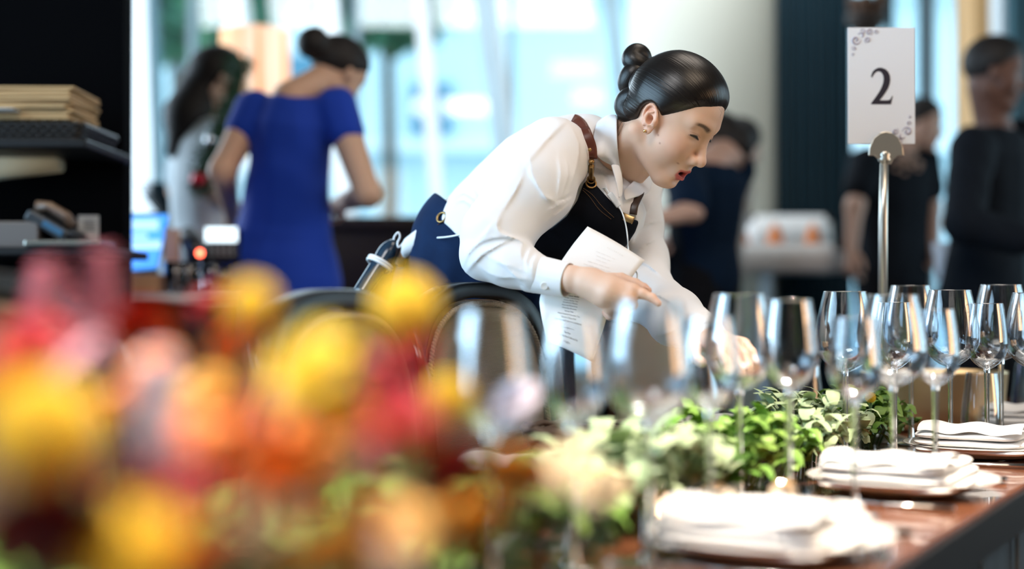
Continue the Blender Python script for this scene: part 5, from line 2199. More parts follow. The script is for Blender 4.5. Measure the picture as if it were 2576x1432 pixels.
    o.matrix_world = Matrix.Translation(-Vector(t.location)) @ Mn
    return t


def shirt_parts_done(): pass


def menu_and_radio():
    # the menu sheet, bent over her hand
    rowsp = [((1478, 570, 2.345), (1622, 655, 2.325)), ((1444, 612, 2.33), (1602, 680, 2.315)), ((1410, 660, 2.315), (1583, 708, 2.31)), ((1376, 712, 2.312), (1556, 742, 2.305)),
             ((1358, 750, 2.308), (1533, 778, 2.30)), ((1362, 797, 2.295), (1515, 838, 2.285)), ((1374, 857, 2.28), (1489, 911, 2.27))]
    L = spline([P(*a) for a, b in rowsp], 4)
    R = spline([P(*b) for a, b in rowsp], 4)
    L, R = np.array(L), np.array(R)
    def S(u, v, off=0.0):
        k = v * (len(L) - 1)
        i = min(int(k), len(L) - 2)
        f = k - i
        a = L[i] * (1 - f) + L[i + 1] * f
        b = R[i] * (1 - f) + R[i + 1] * f
        p = a + (b - a) * u
        n = np.cross(b - a, L[i + 1] - L[i])
        n /= np.linalg.norm(n)
        if n[1] > 0: n = -n
        return p + n * (off + .004 * math.sin(pi * u))
    base = S(.5, .5)
    rows = [[S(u, v) for u in np.linspace(0, 1, 13)] for v in np.linspace(0, 1, 25)]
    m = obj('menu_card', MB().grid(rows).vf, mat('menu_paper', (.88, .88, .88), .7, 0, .3), None, origin=base, solid=.0007)
    tag(m, 'white printed menu sheet held bent in the pointing hand of the waitress', 'menu')
    ink = mat('menu_ink', (.03, .035, .05), .7)
    pale = mat('menu_pale_ink', (.72, .70, .68), .7)
    def text(s, cx, cy, size, mt, bold=0.0):
        cu = bpy.data.curves.new('t', 'FONT')
        cu.body = s
        cu.align_x = 'CENTER'
        cu.size = size
        cu.offset = bold
        cu.resolution_u = 2
        o = bpy.data.objects.new('t', cu)
        COL.objects.link(o)
        me = bpy.data.meshes.new_from_object(o.evaluated_get(bpy.context.evaluated_depsgraph_get()))
        v = [S(cx + q.co.x, cy - q.co.y * .55, .0012) for q in me.vertices]
        f = [tuple(p.vertices) for p in me.polygons]
        bpy.data.objects.remove(o)
        bpy.data.curves.remove(cu)
        return v, f
    mb = MB()
    y = .632
    for s in ['Mango Cheesecake', 'Crème Brûlée Tart', 'Strawberry Mousse', 'Assorted Macaroons', 'Chocolate Brownie', 'Lemon Tart', 'Salted Caramel Chocolate Tart', 'Pistachio Choux Puff', 'Sliced Seasonal Fresh Fruit with Berries']:
        mb.add(*text(s, .44, y, .027, ink))
        y += .0245
    mb.add(*text('~~~~>o<~~~~', .44, y + .022, .034, ink))
    mb.add(*text('Petit Four', .44, y + .052, .027, ink))
    mb.add(*text('Fullerton Bay Blend Coffee and Tea', .44, y + .077, .027, ink))
    mb.add(*text('~<%&%>~', .44, y + .112, .034, ink))
    obj('menu_text', mb.vf, ink, m, world=False) if False else None
    def child(name, vf, mt):
        v = np.array(vf[0]) - base
        return obj(name, (v, vf[1]), mt, m, smooth=False)
    child('menu_text', mb.vf, ink)
    child('menu_heading', MB().add(*text('Dessert Buffet', .44, .606, .030, ink, .0008)).vf, ink)
    mb = MB()
    mb.add(*text('F U L L E R T O N', .58, .10, .034, pale))
    def line(cx, cy, w):
        k = int(w * 60)
        for i in range(k):
            if i % 5 == 4: continue
            u = cx - w / 2 + w * i / k
            q = [S(u, cy, .0012), S(u + w / k * .8, cy, .0012), S(u + w / k * .8, cy + .0035, .0012), S(u, cy + .0035, .0012)]
            mb.add(q, [(0, 1, 2, 3)])
    for cy, w in ((.165, .30), (.20, .22), (.235, .16), (.27, .34), (.30, .40), (.33, .30), (.36, .44), (.39, .38)):
        line(.50, cy, w)
    child('menu_text', mb.vf, pale)
    # walkie-talkie behind her hip
    a, b = P(992, 606, 2.70), P(905, 745, 2.66)
    r = thing('walkie_talkie', 'dark handheld radio with a white band hanging behind the hip of the waitress', 'radio', b)
    mk = mat('radio_blue_black', (.012, .030, .055), .22, 0, .6)
    n = 14
    pts = [a + (b - a) * k / n for k in range(n + 1)]
    rr = [.008, .016, .0205, .022, .022] + [.021] * (n - 4)
    obj('radio_body', MB().tube(pts, rr, 14, flat=.8).vf, mk, r, world=True)
    c = a + (b - a) * .40
    ax = (b - a) / np.linalg.norm(b - a)
    s = np.cross(ax, [0, 1, 0]); s /= np.linalg.norm(s)
    u = np.cross(s, ax)
    wb = MB()
    for k in range(2):
        wb.tube([c + ax * .006 * k + (s * cos(q) * .0245 + u * sin(q) * .020) for q in np.linspace(0, 2 * pi, 25)], .0030, 8, False)
    obj('cable_tie', wb.vf, mat('white_plastic_band', (.85, .86, .86), .4), r, world=True)
    nbk = MB()
    nbk.grid([spline([P(1036, 612, 2.70), P(1024, 640, 2.71), P(1012, 668, 2.72)], 3), spline([P(1020, 618, 2.69), P(1008, 645, 2.70), P(998, 668, 2.71)], 3)])
    o = obj('order_notebook', nbk.vf, mat('tan_notebook', (.70, .42, .24), .7), None, origin=P(1020, 640, 2.70), solid=.012)
    tag(o, 'small tan notebook tucked behind the hip next to the radio', 'notebook')


wt, wb_ = build_waitress()
dress_waitress(wt, wb_)
menu_and_radio()

# ---------------------------------------------------------------- people in the background
mh_black = strand_mat('hair_black_soft', (.005, .004, .004), (40, 4), .62, .2)
m_bluedress = mat('cobalt_dress', (.005, .042, .38), .75, 0, .25, sheen=.1)
m_blacktop = mat('black_cotton', (.005, .007, .011), .9, 0, .15)
m_navytop = mat('navy_cotton', (.003, .012, .032), .9, 0, .12)
m_blacktr = mat('black_trousers', (.005, .005, .007), .9, 0, .15)


def hair_short(q, p):
    return cap(q, .012)


def hair_man(q, p):
    return cap(q, .010, (.62, 0, -.78), .0, .5, -.003)


def hair_bun_fn(q, p):
    d = cap(q, .014)
    return smin(d, ell(q, (-.108, 0, .030), (.046, .050, .050)), .015)


def hair_long(q, p):
    d = cap(q, .016)
    d = smin(d, cone(p, B_head + [-.02, .02, .02], B_head + [-.09, .0, -.12], .085, .085), .03)
    return smin(d, cone(p, B_head + [-.09, .0, -.12], B_head + [-.13, -.02, -.24], .080, .035), .03)


A = dict(head=P(838, 188, 4.22), face=(radians(40), radians(36)), skin=(.62, .38, .26), shL=P(640, 278, 4.16), shR=P(848, 270, 4.12), elL=P(560, 430, 4.1), wrL=P(585, 540, 4.38),
         elR=P(925, 488, 4.05), wrR=P(858, 512, 4.34), pelvis=P(700, 712, 4.18), female=True, curl=.8,
         clothes=[dict(kind='top', name='dress', mat=m_bluedress, sleeve=.14, so=.010, o=.014, skirt=.42, nr=.052)],
         hair=[dict(mat=mh_black, fn=hair_bun_fn)])
person('woman in a cobalt blue cap-sleeve dress seen from behind, dark hair in a bun', A)
B_head = P(540, 205, 4.95)
B = dict(head=B_head, face=(radians(25), radians(15)), skin=(.60, .40, .30), shL=P(478, 330, 5.1), shR=P(572, 335, 4.85), elL=P(450, 480, 5.2), wrL=P(520, 520, 5.2),
         elR=P(520, 470, 4.75), wrR=P(590, 520, 4.9), pelvis=P(500, 700, 4.95), female=True,
         clothes=[dict(kind='top', name='blouse', mat=m_palet, sleeve=.4, o=.014), dict(kind='trousers', name='trousers', mat=m_blacktr)],
         hair=[dict(mat=mh_black, fn=hair_long)])
person('woman with long straight black hair and a pale blouse left of the blue dress', B)
Cm = dict(head=P(2492, 192, 4.8), face=(radians(-20), radians(8)), skin=(.13, .058, .038), skin_name='deep', shL=P(2560, 352, 5.0), shR=P(2448, 372, 4.66), elL=P(2590, 560, 5.0), wrL=P(2680, 600, 4.9),
          elR=P(2425, 560, 4.5), wrR=P(2590, 610, 4.45), pelvis=P(2470, 760, 4.82), female=False, hs=1.12,
          clothes=[dict(kind='top', name='shirt', mat=m_blacktop, sleeve=.92, o=.030, so=.026, nr=.060), dict(kind='trousers', name='trousers', mat=m_blacktr)],
          hair=[dict(mat=mh_black, fn=hair_man)])
person('man with short black hair in a black shirt facing right at the right edge', Cm)
D = dict(head=P(2312, 318, 6.0), face=(radians(-25), radians(8)), skin=(.52, .32, .24), shL=P(2322, 408, 6.1), shR=P(2178, 415, 5.9), elL=P(2345, 520, 6.1), wrL=P(2350, 620, 6.0),
         elR=P(2150, 520, 5.8), wrR=P(2142, 625, 5.75), pelvis=P(2245, 690, 6.0), female=False, vox=.008,
         clothes=[dict(kind='top', name='t_shirt', mat=m_blacktop, sleeve=.30, o=.030, so=.024), dict(kind='trousers', name='trousers', mat=m_blacktr)],
         hair=[dict(mat=mh_black, fn=hair_man)])
pd_ = person('person in a black T-shirt with a tan print, standing behind the number sign', D)
pq = P(2288, 412, 5.84)
lg = MB()
rs = random.Random(8)
rows = []
tp = lambda x, y: surf_plane(x, y)
lg = MB()
for k in range(26):
    x, y = rs.uniform(-.055, .055), rs.uniform(-.045, .045)
    if x * x / .0036 + y * y / .0022 > 1: continue
    lg.ball((pq[0] + x, pq[1] + .02, pq[2] + y), (.012, .004, .009), 8, 5)
obj('shirt_print', lg.vf, mat('tan_print', (.42, .27, .20), .7), pd_, world=True)
E = dict(head=P(1822, 366, 5.1), face=(radians(150), radians(40)), skin=(.55, .34, .26), shL=P(1720, 442, 4.85), shR=P(1850, 430, 5.15), elL=P(1742, 530, 4.7), wrL=P(1655, 552, 4.62),
         elR=P(1800, 560, 5.1), wrR=P(1700, 600, 5.0), pelvis=P(1765, 700, 5.05), female=False,
         clothes=[dict(kind='top', name='shirt', mat=m_navytop, sleeve=.42, o=.018, so=.020), dict(kind='apron', name='apron', mat=m_blacktop), dict(kind='trousers', name='trousers', mat=m_blacktr)],
         hair=[dict(mat=mh_black, fn=lambda q, p: smin(cap(q, .018, (.5, 0, -.86), .045), ell(q, (-.045, 0, -.030), (.060, .068, .060)), .02))])
person('staff member in navy shirt and black apron bending beyond the waitress face', E)
G2 = dict(head=P(1868, 372, 5.7), face=(radians(-170), radians(20)), skin=(.50, .33, .26), shL=P(1815, 440, 5.6), shR=P(1842, 446, 5.95), elL=P(1800, 520, 5.5), wrL=P(1760, 560, 5.5),
          elR=P(1828, 540, 5.9), wrR=P(1770, 580, 5.8), pelvis=P(1790, 690, 5.75), female=True, vox=.008,
          clothes=[dict(kind='top', name='blouse', mat=mat('mottled_tan_blouse', (.30, .19, .13), .8, var=(14, 1.0, (.55, .47, .43))), sleeve=.8, o=.022), dict(kind='trousers', name='trousers', mat=m_blacktr)],
          hair=[dict(mat=mh_black, fn=hair_short)])
person('person in a mottled tan top half hidden behind the bending staff member', G2)
o = obj('paper_sheet', MB().grid([[P(2345, 612, 4.9), P(2420, 606, 4.95)], [P(2362, 728, 4.85), P(2440, 730, 4.9)]]).vf, mat('paper_bluish', (.70, .78, .90), .6), None, origin=P(2390, 670, 4.9), solid=.002)
tag(o, 'white sheet of paper hanging beside the man in the black shirt', 'paper')

# ---------------------------------------------------------------- furniture and things behind
def bx(px0, py0, px1, py1, d0, d1, zb=None):
    a, b = P(px0, py1, d0), P(px1, py0, d0)
    return (a[0], d0, a[2] if zb is None else zb), (b[0], d1, b[2])


m_bar = mat('dark_bar_wood', (.020, .013, .010), .4)
# bar counter behind the women, across the window front
bar = thing('bar_counter', 'dark wooden bar counter below the windows behind the women', 'counter', (-.9, 5.5, 0))
zt_ = P(0, 545, 5.3)[2]
obj('counter_body', MB().box((-2.2, -.18, 0), (1.0, .22, zt_ - .04)).vf, m_bar, bar, smooth=False)
obj('countertop', MB().box((-2.25, -.24, zt_ - .04), (1.05, .26, zt_)).vf, mat('bar_top', (.045, .035, .028), .25), bar, smooth=False, bevel=.006)
# cashier desk at the left
dz = P(0, 738, 3.9)[2]
x0_, x1_ = P(300, 0, 3.9)[0], P(572, 0, 3.9)[0]
dk = thing('cashier_desk', 'cashier desk with pale top between the dark wall and the blue dress', 'desk', ((x0_ + x1_) / 2, 3.95, 0))
hw = (x1_ - x0_) / 2
obj('desk_body', MB().box((-hw, -.12, 0), (hw, .16, dz - .03)).vf, m_bar, dk, smooth=False)
obj('desktop', MB().box((-hw - .01, -.16, dz - .03), (hw + .01, .19, dz)).vf, mat('pale_desktop', (.62, .60, .62), .3), dk, smooth=False, bevel=.004)


def screen(name, label, cat, q, emis, body, off=.02):
    """screen from four corners (tl, tr, br, bl)"""
    tl, tr, br, bl = [np.asarray(v) for v in q]
    n = np.cross(tr - tl, bl - tl); n /= np.linalg.norm(n)
    if n[1] > 0: n = -n
    c = (bl + br) / 2
    t = thing(name, label, cat, (c[0], c[1], dz))
    v = [tl, tr, br, bl] + [p - n * off for p in (tl, tr, br, bl)]
    v = [p - n * .003 for p in v]
    obj('casing', (v, [(0, 1, 2, 3), (7, 6, 5, 4), (0, 4, 5, 1), (1, 5, 6, 2), (2, 6, 7, 3), (3, 7, 4, 0)]), body, t, smooth=False, world=True)
    cc = (tl + tr + br + bl) / 4
    v = [cc + (p - cc) * .93 for p in (tl, tr, br, bl)]
    sc = obj('display', (v, [(0, 1, 2, 3)]), emis, t, smooth=False, world=True)
    return t, (tl, tr, br, bl, n, cc)


m_sblue = mat('screen_blue', (.05, .2, .6), .3, emit=((.06, .28, .80), 1.0))
m_swhite = mat('screen_white', (.6, .7, .8), .3, emit=((.70, .86, .95), 1.4))
m_case = mat('black_plastic', (.012, .014, .018), .4)
m_tanback = mat('tan_board', (.62, .36, .20), .6)
t, q = screen('till_monitor', 'tilted till monitor showing a blue screen with pale panels', 'monitor', (P(290, 535, 3.86), P(430, 535, 4.05), P(398, 680, 3.98), P(290, 690, 3.80)), m_sblue, m_case)
tl, tr, br, bl, n, cc = q
mb = MB()
for (u0, u1, v0, v1) in ((.15, .75, .12, .30), (.12, .55, .36, .44), (.12, .80, .48, .62), (.12, .45, .68, .80)):
    pt = lambda u, v: tl + (tr - tl) * u + (bl - tl) * v + n * .003
    mb.add([pt(u0, v0), pt(u1, v0), pt(u1, v1), pt(u0, v1)], [(0, 1, 2, 3)])
obj('display_panels', mb.vf, mat('screen_pale_blue', (.4, .6, .9), .3, emit=((.30, .55, .95), 1.0)), t, smooth=False, world=True)
foot = P(350, 730, 3.95)
obj('stand', MB().box((foot[0] - .06, foot[1] - .02, dz), (foot[0] + .06, foot[1] + .10, dz + .012)).box((foot[0] - .015, foot[1] + .03, dz), (foot[0] + .015, foot[1] + .05, dz + .16)).vf, m_case, t, smooth=False, world=True)
t, q = screen('card_terminal', 'small terminal with a bright white display left of the blue dress', 'terminal', (P(513, 570, 4.1), P(600, 570, 4.1), P(600, 650, 4.05), P(513, 650, 4.05)), m_case, m_case)
tl, tr, br, bl, n, cc = q
pt = lambda u, v: tl + (tr - tl) * u + (bl - tl) * v + n * .003
obj('bright_display', ([pt(.04, .05), pt(.96, .05), pt(.96, .5), pt(.04, .5)], [(0, 1, 2, 3)]), m_swhite, t, smooth=False, world=True)
mb = MB()
for i in range(3):
    for j in range(5):
        a = pt(.1 + .17 * j, .58 + .13 * i)
        mb.box((a[0], a[1] - .006, a[2] - .008), (a[0] + .010, a[1], a[2]))
obj('keypad', mb.vf, mat('grey_keys', (.25, .28, .32), .5), t, smooth=False, world=True)
obj('stand', MB().tube([P(556, 650, 4.08), P(556, 737, 4.1)], .018, 10).vf, m_case, t, world=True)
o = obj('menu_folder', MB().box(*bx(412, 575, 450, 735, 4.0, 4.02)).vf, m_tanback, None, smooth=False, bevel=.002)
v0 = P(430, 735, 4.0)
tag(o, 'tan folder leaning upright on the cashier desk beside the till monitor', 'folder')
o = obj('cash_box', MB().box(*bx(318, 690, 400, 737, 3.84, 3.96, dz)).vf, m_tanback, None, smooth=False, bevel=.006)
tag(o, 'low tan box on the cashier desk under the till monitor', 'box')
led = P(503, 638, 4.0)
o = thing('barcode_scanner', 'dark scanner with a red light on the cashier desk', 'scanner', (led[0], led[1], dz))
obj('handle', MB().tube([P(478, 737, 4.02), P(482, 660, 4.02), P(488, 615, 4.0)], [.030, .018, .024], 12).vf, m_case, o, world=True)
obj('head', MB().tube([P(470, 590, 4.05), P(492, 625, 4.0), P(503, 640, 3.98)], [.026, .030, .018], 12).vf, m_case, o, world=True)
obj('red_light', MB().ball(P(503, 637, 3.955), .010, 10, 6).vf, mat('red_led', (1, .1, .05), .4, emit=((1, .12, .06), 6.0)), o, world=True)
# small upturned glasses on the desk
m_tg = thin_glass('tumbler_glass', (.85, .88, .95), 1.6)
first = None
for i, (px, py, d) in enumerate(((440, 737, 3.85), (470, 737, 3.86), (502, 737, 3.87), (532, 737, 3.86), (455, 737, 3.98), (488, 737, 4.1), (520, 737, 4.02), (550, 737, 3.98))):
    p = P(px, py, d)
    lab = 'clear tumbler on the cashier desk, ' + ['leftmost of the front row', 'second from left in the front row', 'third from left in the front row', 'rightmost of the front row', 'leftmost of the back row', 'second from left in the back row', 'third from left in the back row', 'rightmost of the back row'][i]
    if first is None:
        first = obj('tumbler', MB().lathe([(0, .002), (.026, .002), (.033, .085), (.031, .085), (.024, .008), (0, .008)], 20).vf, m_tg)
        o = first
    else:
        o = first.copy()
        COL.objects.link(o)
    o.location = (p[0], p[1], dz + .0005)
    tag(o, lab, 'glass', 'tumblers in front row on the cashier desk' if i < 4 else 'tumblers in back row on the cashier desk')
# bowl on the bar
bp = P(420, 545, 5.32)
s = 5.3 / FPX
o = obj('serving_bowl', MB().lathe([(0, .002), (40 * s, .002), (44 * s, 10 * s), (78 * s, 52 * s), (96 * s, 88 * s), (92 * s, 88 * s), (72 * s, 52 * s), (0, 14 * s)], 40).vf, mat('dark_glazed_bowl', (.02, .035, .045), .12, 0, .6))
o.location = (bp[0], 5.44, zt_)
tag(o, 'dark glazed serving bowl standing on the bar counter at the left', 'bowl')
# papers and cloth on the bar near the women
o = obj('folded_cloth', MB().box((-.02, -.01, 0), (.26, .16, .05)).vf, m_palet, None, bevel=.02)
p = P(470, 0, 5.4)
o.location = (p[0], 5.30, zt_)
tag(o, 'pale folded cloth on the bar beside the dark bowl', 'cloth')
# pleated lamp
lp = P(655, 545, 5.75)
lp[0] = P(655, 0, 5.75)[0]
s = 5.7 / FPX
lt = thing('table_lamp', 'lamp with a pleated glowing amber shade behind the two women', 'lamp', (lp[0], 5.62, zt_))
z1_, z0_ = CAMZ + (HORIZON - 85) * s - zt_, CAMZ + (HORIZON - 330) * s - zt_
n = 72
rows = [[((r + .006 * (-1) ** k) * cos(2 * pi * k / n), (r + .006 * (-1) ** k) * sin(2 * pi * k / n), z) for k in range(n + 1)] for r, z in ((80 * s, z1_), (84 * s, (z0_ + z1_) / 2), (90 * s, z0_))]
sm = mat('amber_shade', (.95, .55, .25), .8, emit=((1.0, .50, .20), .55))
N_, L_ = sm.node_tree.nodes, sm.node_tree.links
tx = N_.new('ShaderNodeTexCoord'); wv = N_.new('ShaderNodeTexNoise'); mp2 = N_.new('ShaderNodeMapping'); cr = N_.new('ShaderNodeValToRGB')
mp2.inputs['Scale'].default_value = (26, 26, .3); wv.inputs['Scale'].default_value = 1.0
cr.color_ramp.elements[0].color = (.95, .30, .08, 1); cr.color_ramp.elements[1].color = (1, .86, .72, 1)
cr.color_ramp.elements[0].position = .4; cr.color_ramp.elements[1].position = .6
L_.new(tx.outputs['Object'], mp2.inputs[0]); L_.new(mp2.outputs[0], wv.inputs['Vector']); L_.new(wv.outputs['Fac'], cr.inputs[0]); L_.new(cr.outputs[0], N_['Principled BSDF'].inputs['Emission Color'])
obj('lamp_shade', MB().grid(rows).vf, sm, lt)
obj('lamp_base', MB().lathe([(0, .0), (.07, .0), (.06, .03), (.02, .05), (.014, .2), (.03, .3), (.012, .36), (.012, z0_ + .05), (0, z0_ + .05)], 24).vf, mat('lamp_base_brass', (.5, .35, .18), .3, .9), lt)
# christmas garland between the women
gp = spline([P(602, 150, 4.7), P(592, 230, 4.7), P(560, 310, 4.65), P(528, 380, 4.6), P(512, 440, 4.6), P(505, 470, 4.6)], 8)
gr_ = thing('fir_garland', 'green fir garland with baubles hanging between the two women', 'garland', gp[-1])
mb = MB()
rs = np.random.RandomState(1)
for i in range(1100):
    c = gp[rs.randint(len(gp))] + rs.normal(size=3) * [.016, .016, .012]
    d = rs.normal(size=3); d /= np.linalg.norm(d)
    e = c + d * .045
    w = np.cross(d, [0, 1, .3]) * .0035
    mb.add([c - w, c + w, e], [(0, 1, 2)])
obj('needles', mb.vf, mat('fir_green', (.012, .075, .03), .6), gr_, smooth=False, world=True)
obj('branch', MB().tube(gp, .008, 6).vf, m_bark, gr_, world=True)
obj('bauble', MB().ball(P(528, 352, 4.55), .017, 14, 10).vf, mat('bauble_silver', (.85, .88, .9), .1, .9), gr_, world=True)
obj('bauble', MB().ball(P(499, 452, 4.55), .024, 14, 10).vf, mat('bauble_red', (.55, .01, .03), .15, .4), gr_, world=True)

# shelves on the dark wall at the left
m_shelf = mat('black_shelf', (.006, .005, .005), .45, 0, .25)
def shelf(px1, py, lab, th=.02):
    a = P(px1, py, 3.15)
    o = obj('wall_shelf', MB().box((-2.1, 3.12, a[2] - th), (a[0], 3.5, a[2])).vf, m_shelf, None, smooth=False, bevel=.004)
    tag(o, lab, 'shelf', 'shelves on the dark wall')
    return a[2]
zs1 = shelf(225, 352, 'upper black shelf on the dark wall, holding kraft envelopes')
zs2 = shelf(272, 622, 'lower black shelf on the dark wall, holding a phone and trays')
a, b = P(-60, 0, 3.2), P(205, 0, 3.2)
tr_ = thing('wicker_tray', 'black wicker tray under the kraft envelopes on the upper shelf', 'tray', ((a[0] + b[0]) / 2, 3.3, zs1))
hw = (b[0] - a[0]) / 2
mb = MB()
for k in range(4):
    z = .006 + k * .010
    e = .004 * k
    pts = []
    cs = [(-hw - e, -.13 - e), (hw + e, -.13 - e), (hw + e, .13 + e), (-hw - e, .13 + e)]
    for i in range(4):
        p0, p1 = cs[i], cs[(i + 1) % 4]
        for j in range(22):
            u = j / 22
            pts.append((p0[0] + (p1[0] - p0[0]) * u, p0[1] + (p1[1] - p0[1]) * u, z + .0025 * (-1) ** (j + k)))
    pts.append(pts[0])
    mb.tube(pts, .0055, 6, False)
obj('rim', mb.vf, mat('black_wicker', (.015, .012, .010), .4), tr_)
obj('bottom', MB().box((-hw, -.13, .001), (hw, .13, .006)).vf, m_shelf, tr_, smooth=False)
m_kraft = mat('kraft_paper', (.46, .29, .13), .7, bump=(40, .2, .002))
z_ = zs1 + .0475
e0 = None
zc_ = z_
for i in range(9):
    th = .0085
    lab = 'kraft envelope on the wicker tray, ' + ['lowest of the stack', 'second from the bottom of the stack', 'third from the bottom of the stack', 'fourth from the bottom of the stack', 'in the very middle of the stack', 'fourth from the top of the stack', 'third from the top of the stack', 'just under the top one', 'topmost of the stack'][i]
    o = obj('envelope', MB().box((-.17, -.11, 0), (.17, .11, th - .0008)).vf, m_kraft, None, smooth=False, bevel=.003) if e0 is None else e0.copy()
    if e0 is None: e0 = o
    else: COL.objects.link(o)
    p = P(15 + (i * 37 % 11), 0, 3.26)
    o.location = (p[0], 3.27 + (i * 5 % 3) * .006, zc_)
    o.rotation_euler = (0, 0, (-1) ** i * .03)
    zc_ += th
    tag(o, lab, 'envelope', 'kraft envelopes on the wicker tray')
p = P(5, 272, 3.1)
o = obj('paper_slip', MB().box((-.06, -.03, 0), (.03, .03, .001)).vf, m_post, None, smooth=False)
o.location = (p[0], 3.135, z_ + .001 * 0 + .0085 * 3)
o.location = (P(2, 0, 3.13)[0], 3.145, P(0, 275, 3.13)[2])
tag(o, 'white paper slip sticking out of the kraft envelope stack', 'paper')
# beige roll added for the light on the wall, with its shelf light
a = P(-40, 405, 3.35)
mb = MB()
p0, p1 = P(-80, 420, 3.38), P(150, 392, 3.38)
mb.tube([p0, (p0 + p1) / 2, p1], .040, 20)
ml = lamp('shelf_lamp', 'AREA', tuple(P(60, 356, 3.22) - [0, 0, .02]), 1.6, (1, .88, .62), (radians(12), 0, 0), .30, .05)
zb_ = P(0, 455, 3.4)[2]
# phone, label card and trays on the lower shelf
t = thing('desk_phone', 'dark desk phone with a blue display on the lower shelf of the dark wall', 'phone', (P(135, 0, 3.25)[0], 3.27, zs2))
s = 3.25 / FPX
Mp = Matrix.Translation((0, 0, .052)) @ Matrix.Rotation(radians(30), 4, 'Y')
obj('body', MB().box((-60 * s, -.07, -.015), (60 * s, .07, .012), Mp).vf, m_case, t, smooth=False, bevel=.006)
obj('display', MB().box((-10 * s, -.075, -.006), (45 * s, -.069, .008), Mp).vf, mat('phone_display', (.05, .13, .22), .2), t, smooth=False)
obj('handset', MB().tube([Mp @ Vector((-55 * s, -.03, .02)), Mp @ Vector((-30 * s, -.035, .035)), Mp @ Vector((20 * s, -.035, .035)), Mp @ Vector((45 * s, -.03, .02))], [.016, .012, .012, .016], 10).vf, mat('brown_plastic', (.10, .06, .04), .35), t)
lo_, hi_ = bx(196, 542, 247, 596, 3.34, 3.345, zs2)
o = obj('label_card', MB().box(lo_, (hi_[0], 3.345, hi_[2])).vf, mat('card_grey_white', (.34, .33, .34), .6), None, smooth=False)
tag(o, 'small printed white card standing at the right end of the lower shelf', 'card')
txt = MB()
for k in range(5):
    z = hi_[2] - .012 - k * .006
    txt.box((lo_[0] + .012, lo_[1] - .0012, z), (hi_[0] - .008, lo_[1] - .0002, z + .0016))
obj('print', txt.vf, inkm, o, smooth=False)
lo_, hi_ = bx(-30, 545, 60, 560, 3.34, 3.345, zs2)
a, b = P(70, 0, 3.13)[0], P(262, 0, 3.13)[0]
o = obj('metal_tray', MB().box((a, 3.10, zs2 + .0), (b, 3.22, zs2 + .014)).vf, mat('grey_metal_tray', (.32, .31, .27), .25, .8), None, smooth=False, bevel=.004)
tag(o, 'thin grey metal tray along the front of the lower shelf', 'tray')
a, b = P(-60, 0, 3.2)[0], P(96, 0, 3.2)[0]
o = obj('bill_folder', MB().box((a, 3.2, zs2), (b, 3.38, zs2 + .060)).vf, mat('grey_folder', (.12, .10, .09), .5), None, smooth=False, bevel=.004)
tag(o, 'grey folder box lying at the left end of the lower shelf', 'folder')
o = obj('rolled_placemat', mb.vf, mat('beige_placemat', (.55, .48, .34), .6), None, origin=(p0 + p1) / 2)  # stands in for light reflected on the dark wall
tag(o, 'beige rolled placemat lit from above, hung under the upper shelf', 'placemat')

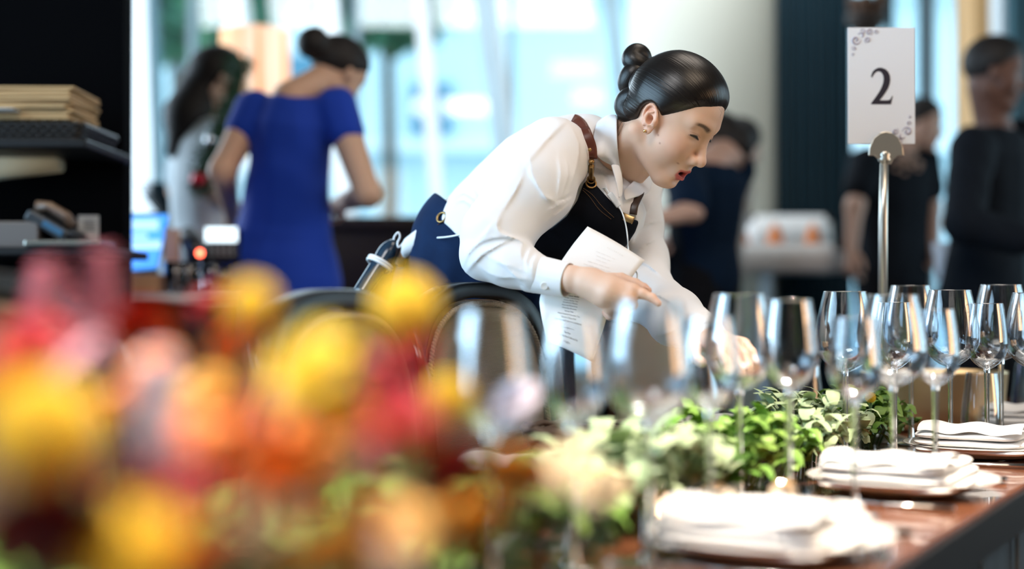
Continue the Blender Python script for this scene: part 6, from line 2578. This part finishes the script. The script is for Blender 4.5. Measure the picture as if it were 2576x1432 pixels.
# white-clothed high tables with orange napkins, right of the waitress
m_cloth = mat('white_tablecloth', (.84, .82, .80), .8)
m_ornap = mat('orange_napkin', (.70, .22, .06), .7)
def hightable(px0, px1, py, d, lab, drop):
    x0, x1 = P(px0, 0, d)[0], P(px1, 0, d)[0]
    z = P(0, py, d)[2]
    t = thing('high_table', lab, 'table', ((x0 + x1) / 2, d + .25, 0), 0, 'high tables with white cloths')
    h = (x1 - x0) / 2
    obj('tabletop', MB().box((-h, -.25, z - .03), (h, .25, z - .002)).vf, m_bar, t, smooth=False)
    mb = MB()
    rows = []
    for q, zz in ((0, z), (1, z - .004), (1.02, z - drop * .5), (1.03, z - drop)):
        n = 60
        ring = []
        for k in range(n + 1):
            a = 2 * pi * k / n
            cx = math.copysign(abs(cos(a)) ** .3, cos(a)) * (h + .008) * q
            cy = math.copysign(abs(sin(a)) ** .3, sin(a)) * .258 * q
            ring.append((cx * (1 + .01 * sin(a * 18) * (z - zz) * 8), cy, zz))
        rows.append(ring)
    mb.grid(rows)
    o = obj('tablecloth', mb.vf, m_cloth, None, solid=.002)
    o.location = t.location
    tag(o, 'white cloth over the ' + lab.split(' seen')[0].replace('high table', 'high table'), 'tablecloth', 'white cloths on the high tables')
    px_ = (1935 - (px0 + px1) / 2) / FPX * d
    obj('leg', MB().tube([(px_, -.20, 0), (px_, -.20, z - .03)], .032, 12).vf, mat('leg_blue_grey', (.22, .30, .36), .4), t)
    return z
z1t = hightable(1815, 2125, 612, 6.1, 'nearer high table right of the waitress face', .12)
z2t = hightable(1880, 2095, 540, 6.72, 'farther high table beyond the nearer one', .16)
e0 = None
for i, px in enumerate((1838, 1868, 1956, 2052)):
    p = P(px, 0, 6.25)
    if e0 is None:
        o = e0 = obj('standing_napkin', MB().lathe([(.040, 0), (.036, .03), (.020, .075), (.004, .095), (0, .096)], 8).vf, m_ornap)
    else:
        o = e0.copy(); COL.objects.link(o)
    o.location = (p[0], 6.30, z1t + .002)
    tag(o, ['leftmost orange standing napkin on the nearer high table', 'second orange standing napkin from the left on the high table', 'orange standing napkin in the middle of the high table', 'rightmost orange standing napkin on the high table'][i], 'napkin', 'orange napkins on the high table')
# dried-flower basket hanging at the top right
hb = P(2180, 38, 6.0)
t = thing('hanging_basket', 'brown dried-flower basket hanging above the number sign', 'basket', (hb[0], hb[1], hb[2]))
obj('basket', MB().lathe([(0, -.075), (.05, -.07), (.085, -.02), (.085, .0), (.07, .0), (.04, -.05), (0, -.055)], 24).vf, mat('basket_brown', (.03, .018, .012), .7), t)
mb = MB()
rs = random.Random(3)
for k in range(60):
    a, r, z = rs.uniform(0, 6.28), rs.uniform(0, .075), rs.uniform(0, .08)
    mb.ball((r * cos(a), r * sin(a), z), rs.uniform(.010, .022), 7, 5)
obj('dried_flowers', mb.vf, mat('dried_brown', (.14, .075, .045), .8), t)
obj('hanger', MB().tube([(0, 0, 0), (0, 0, ZC - hb[2])], .006, 6).vf, m_case, t)
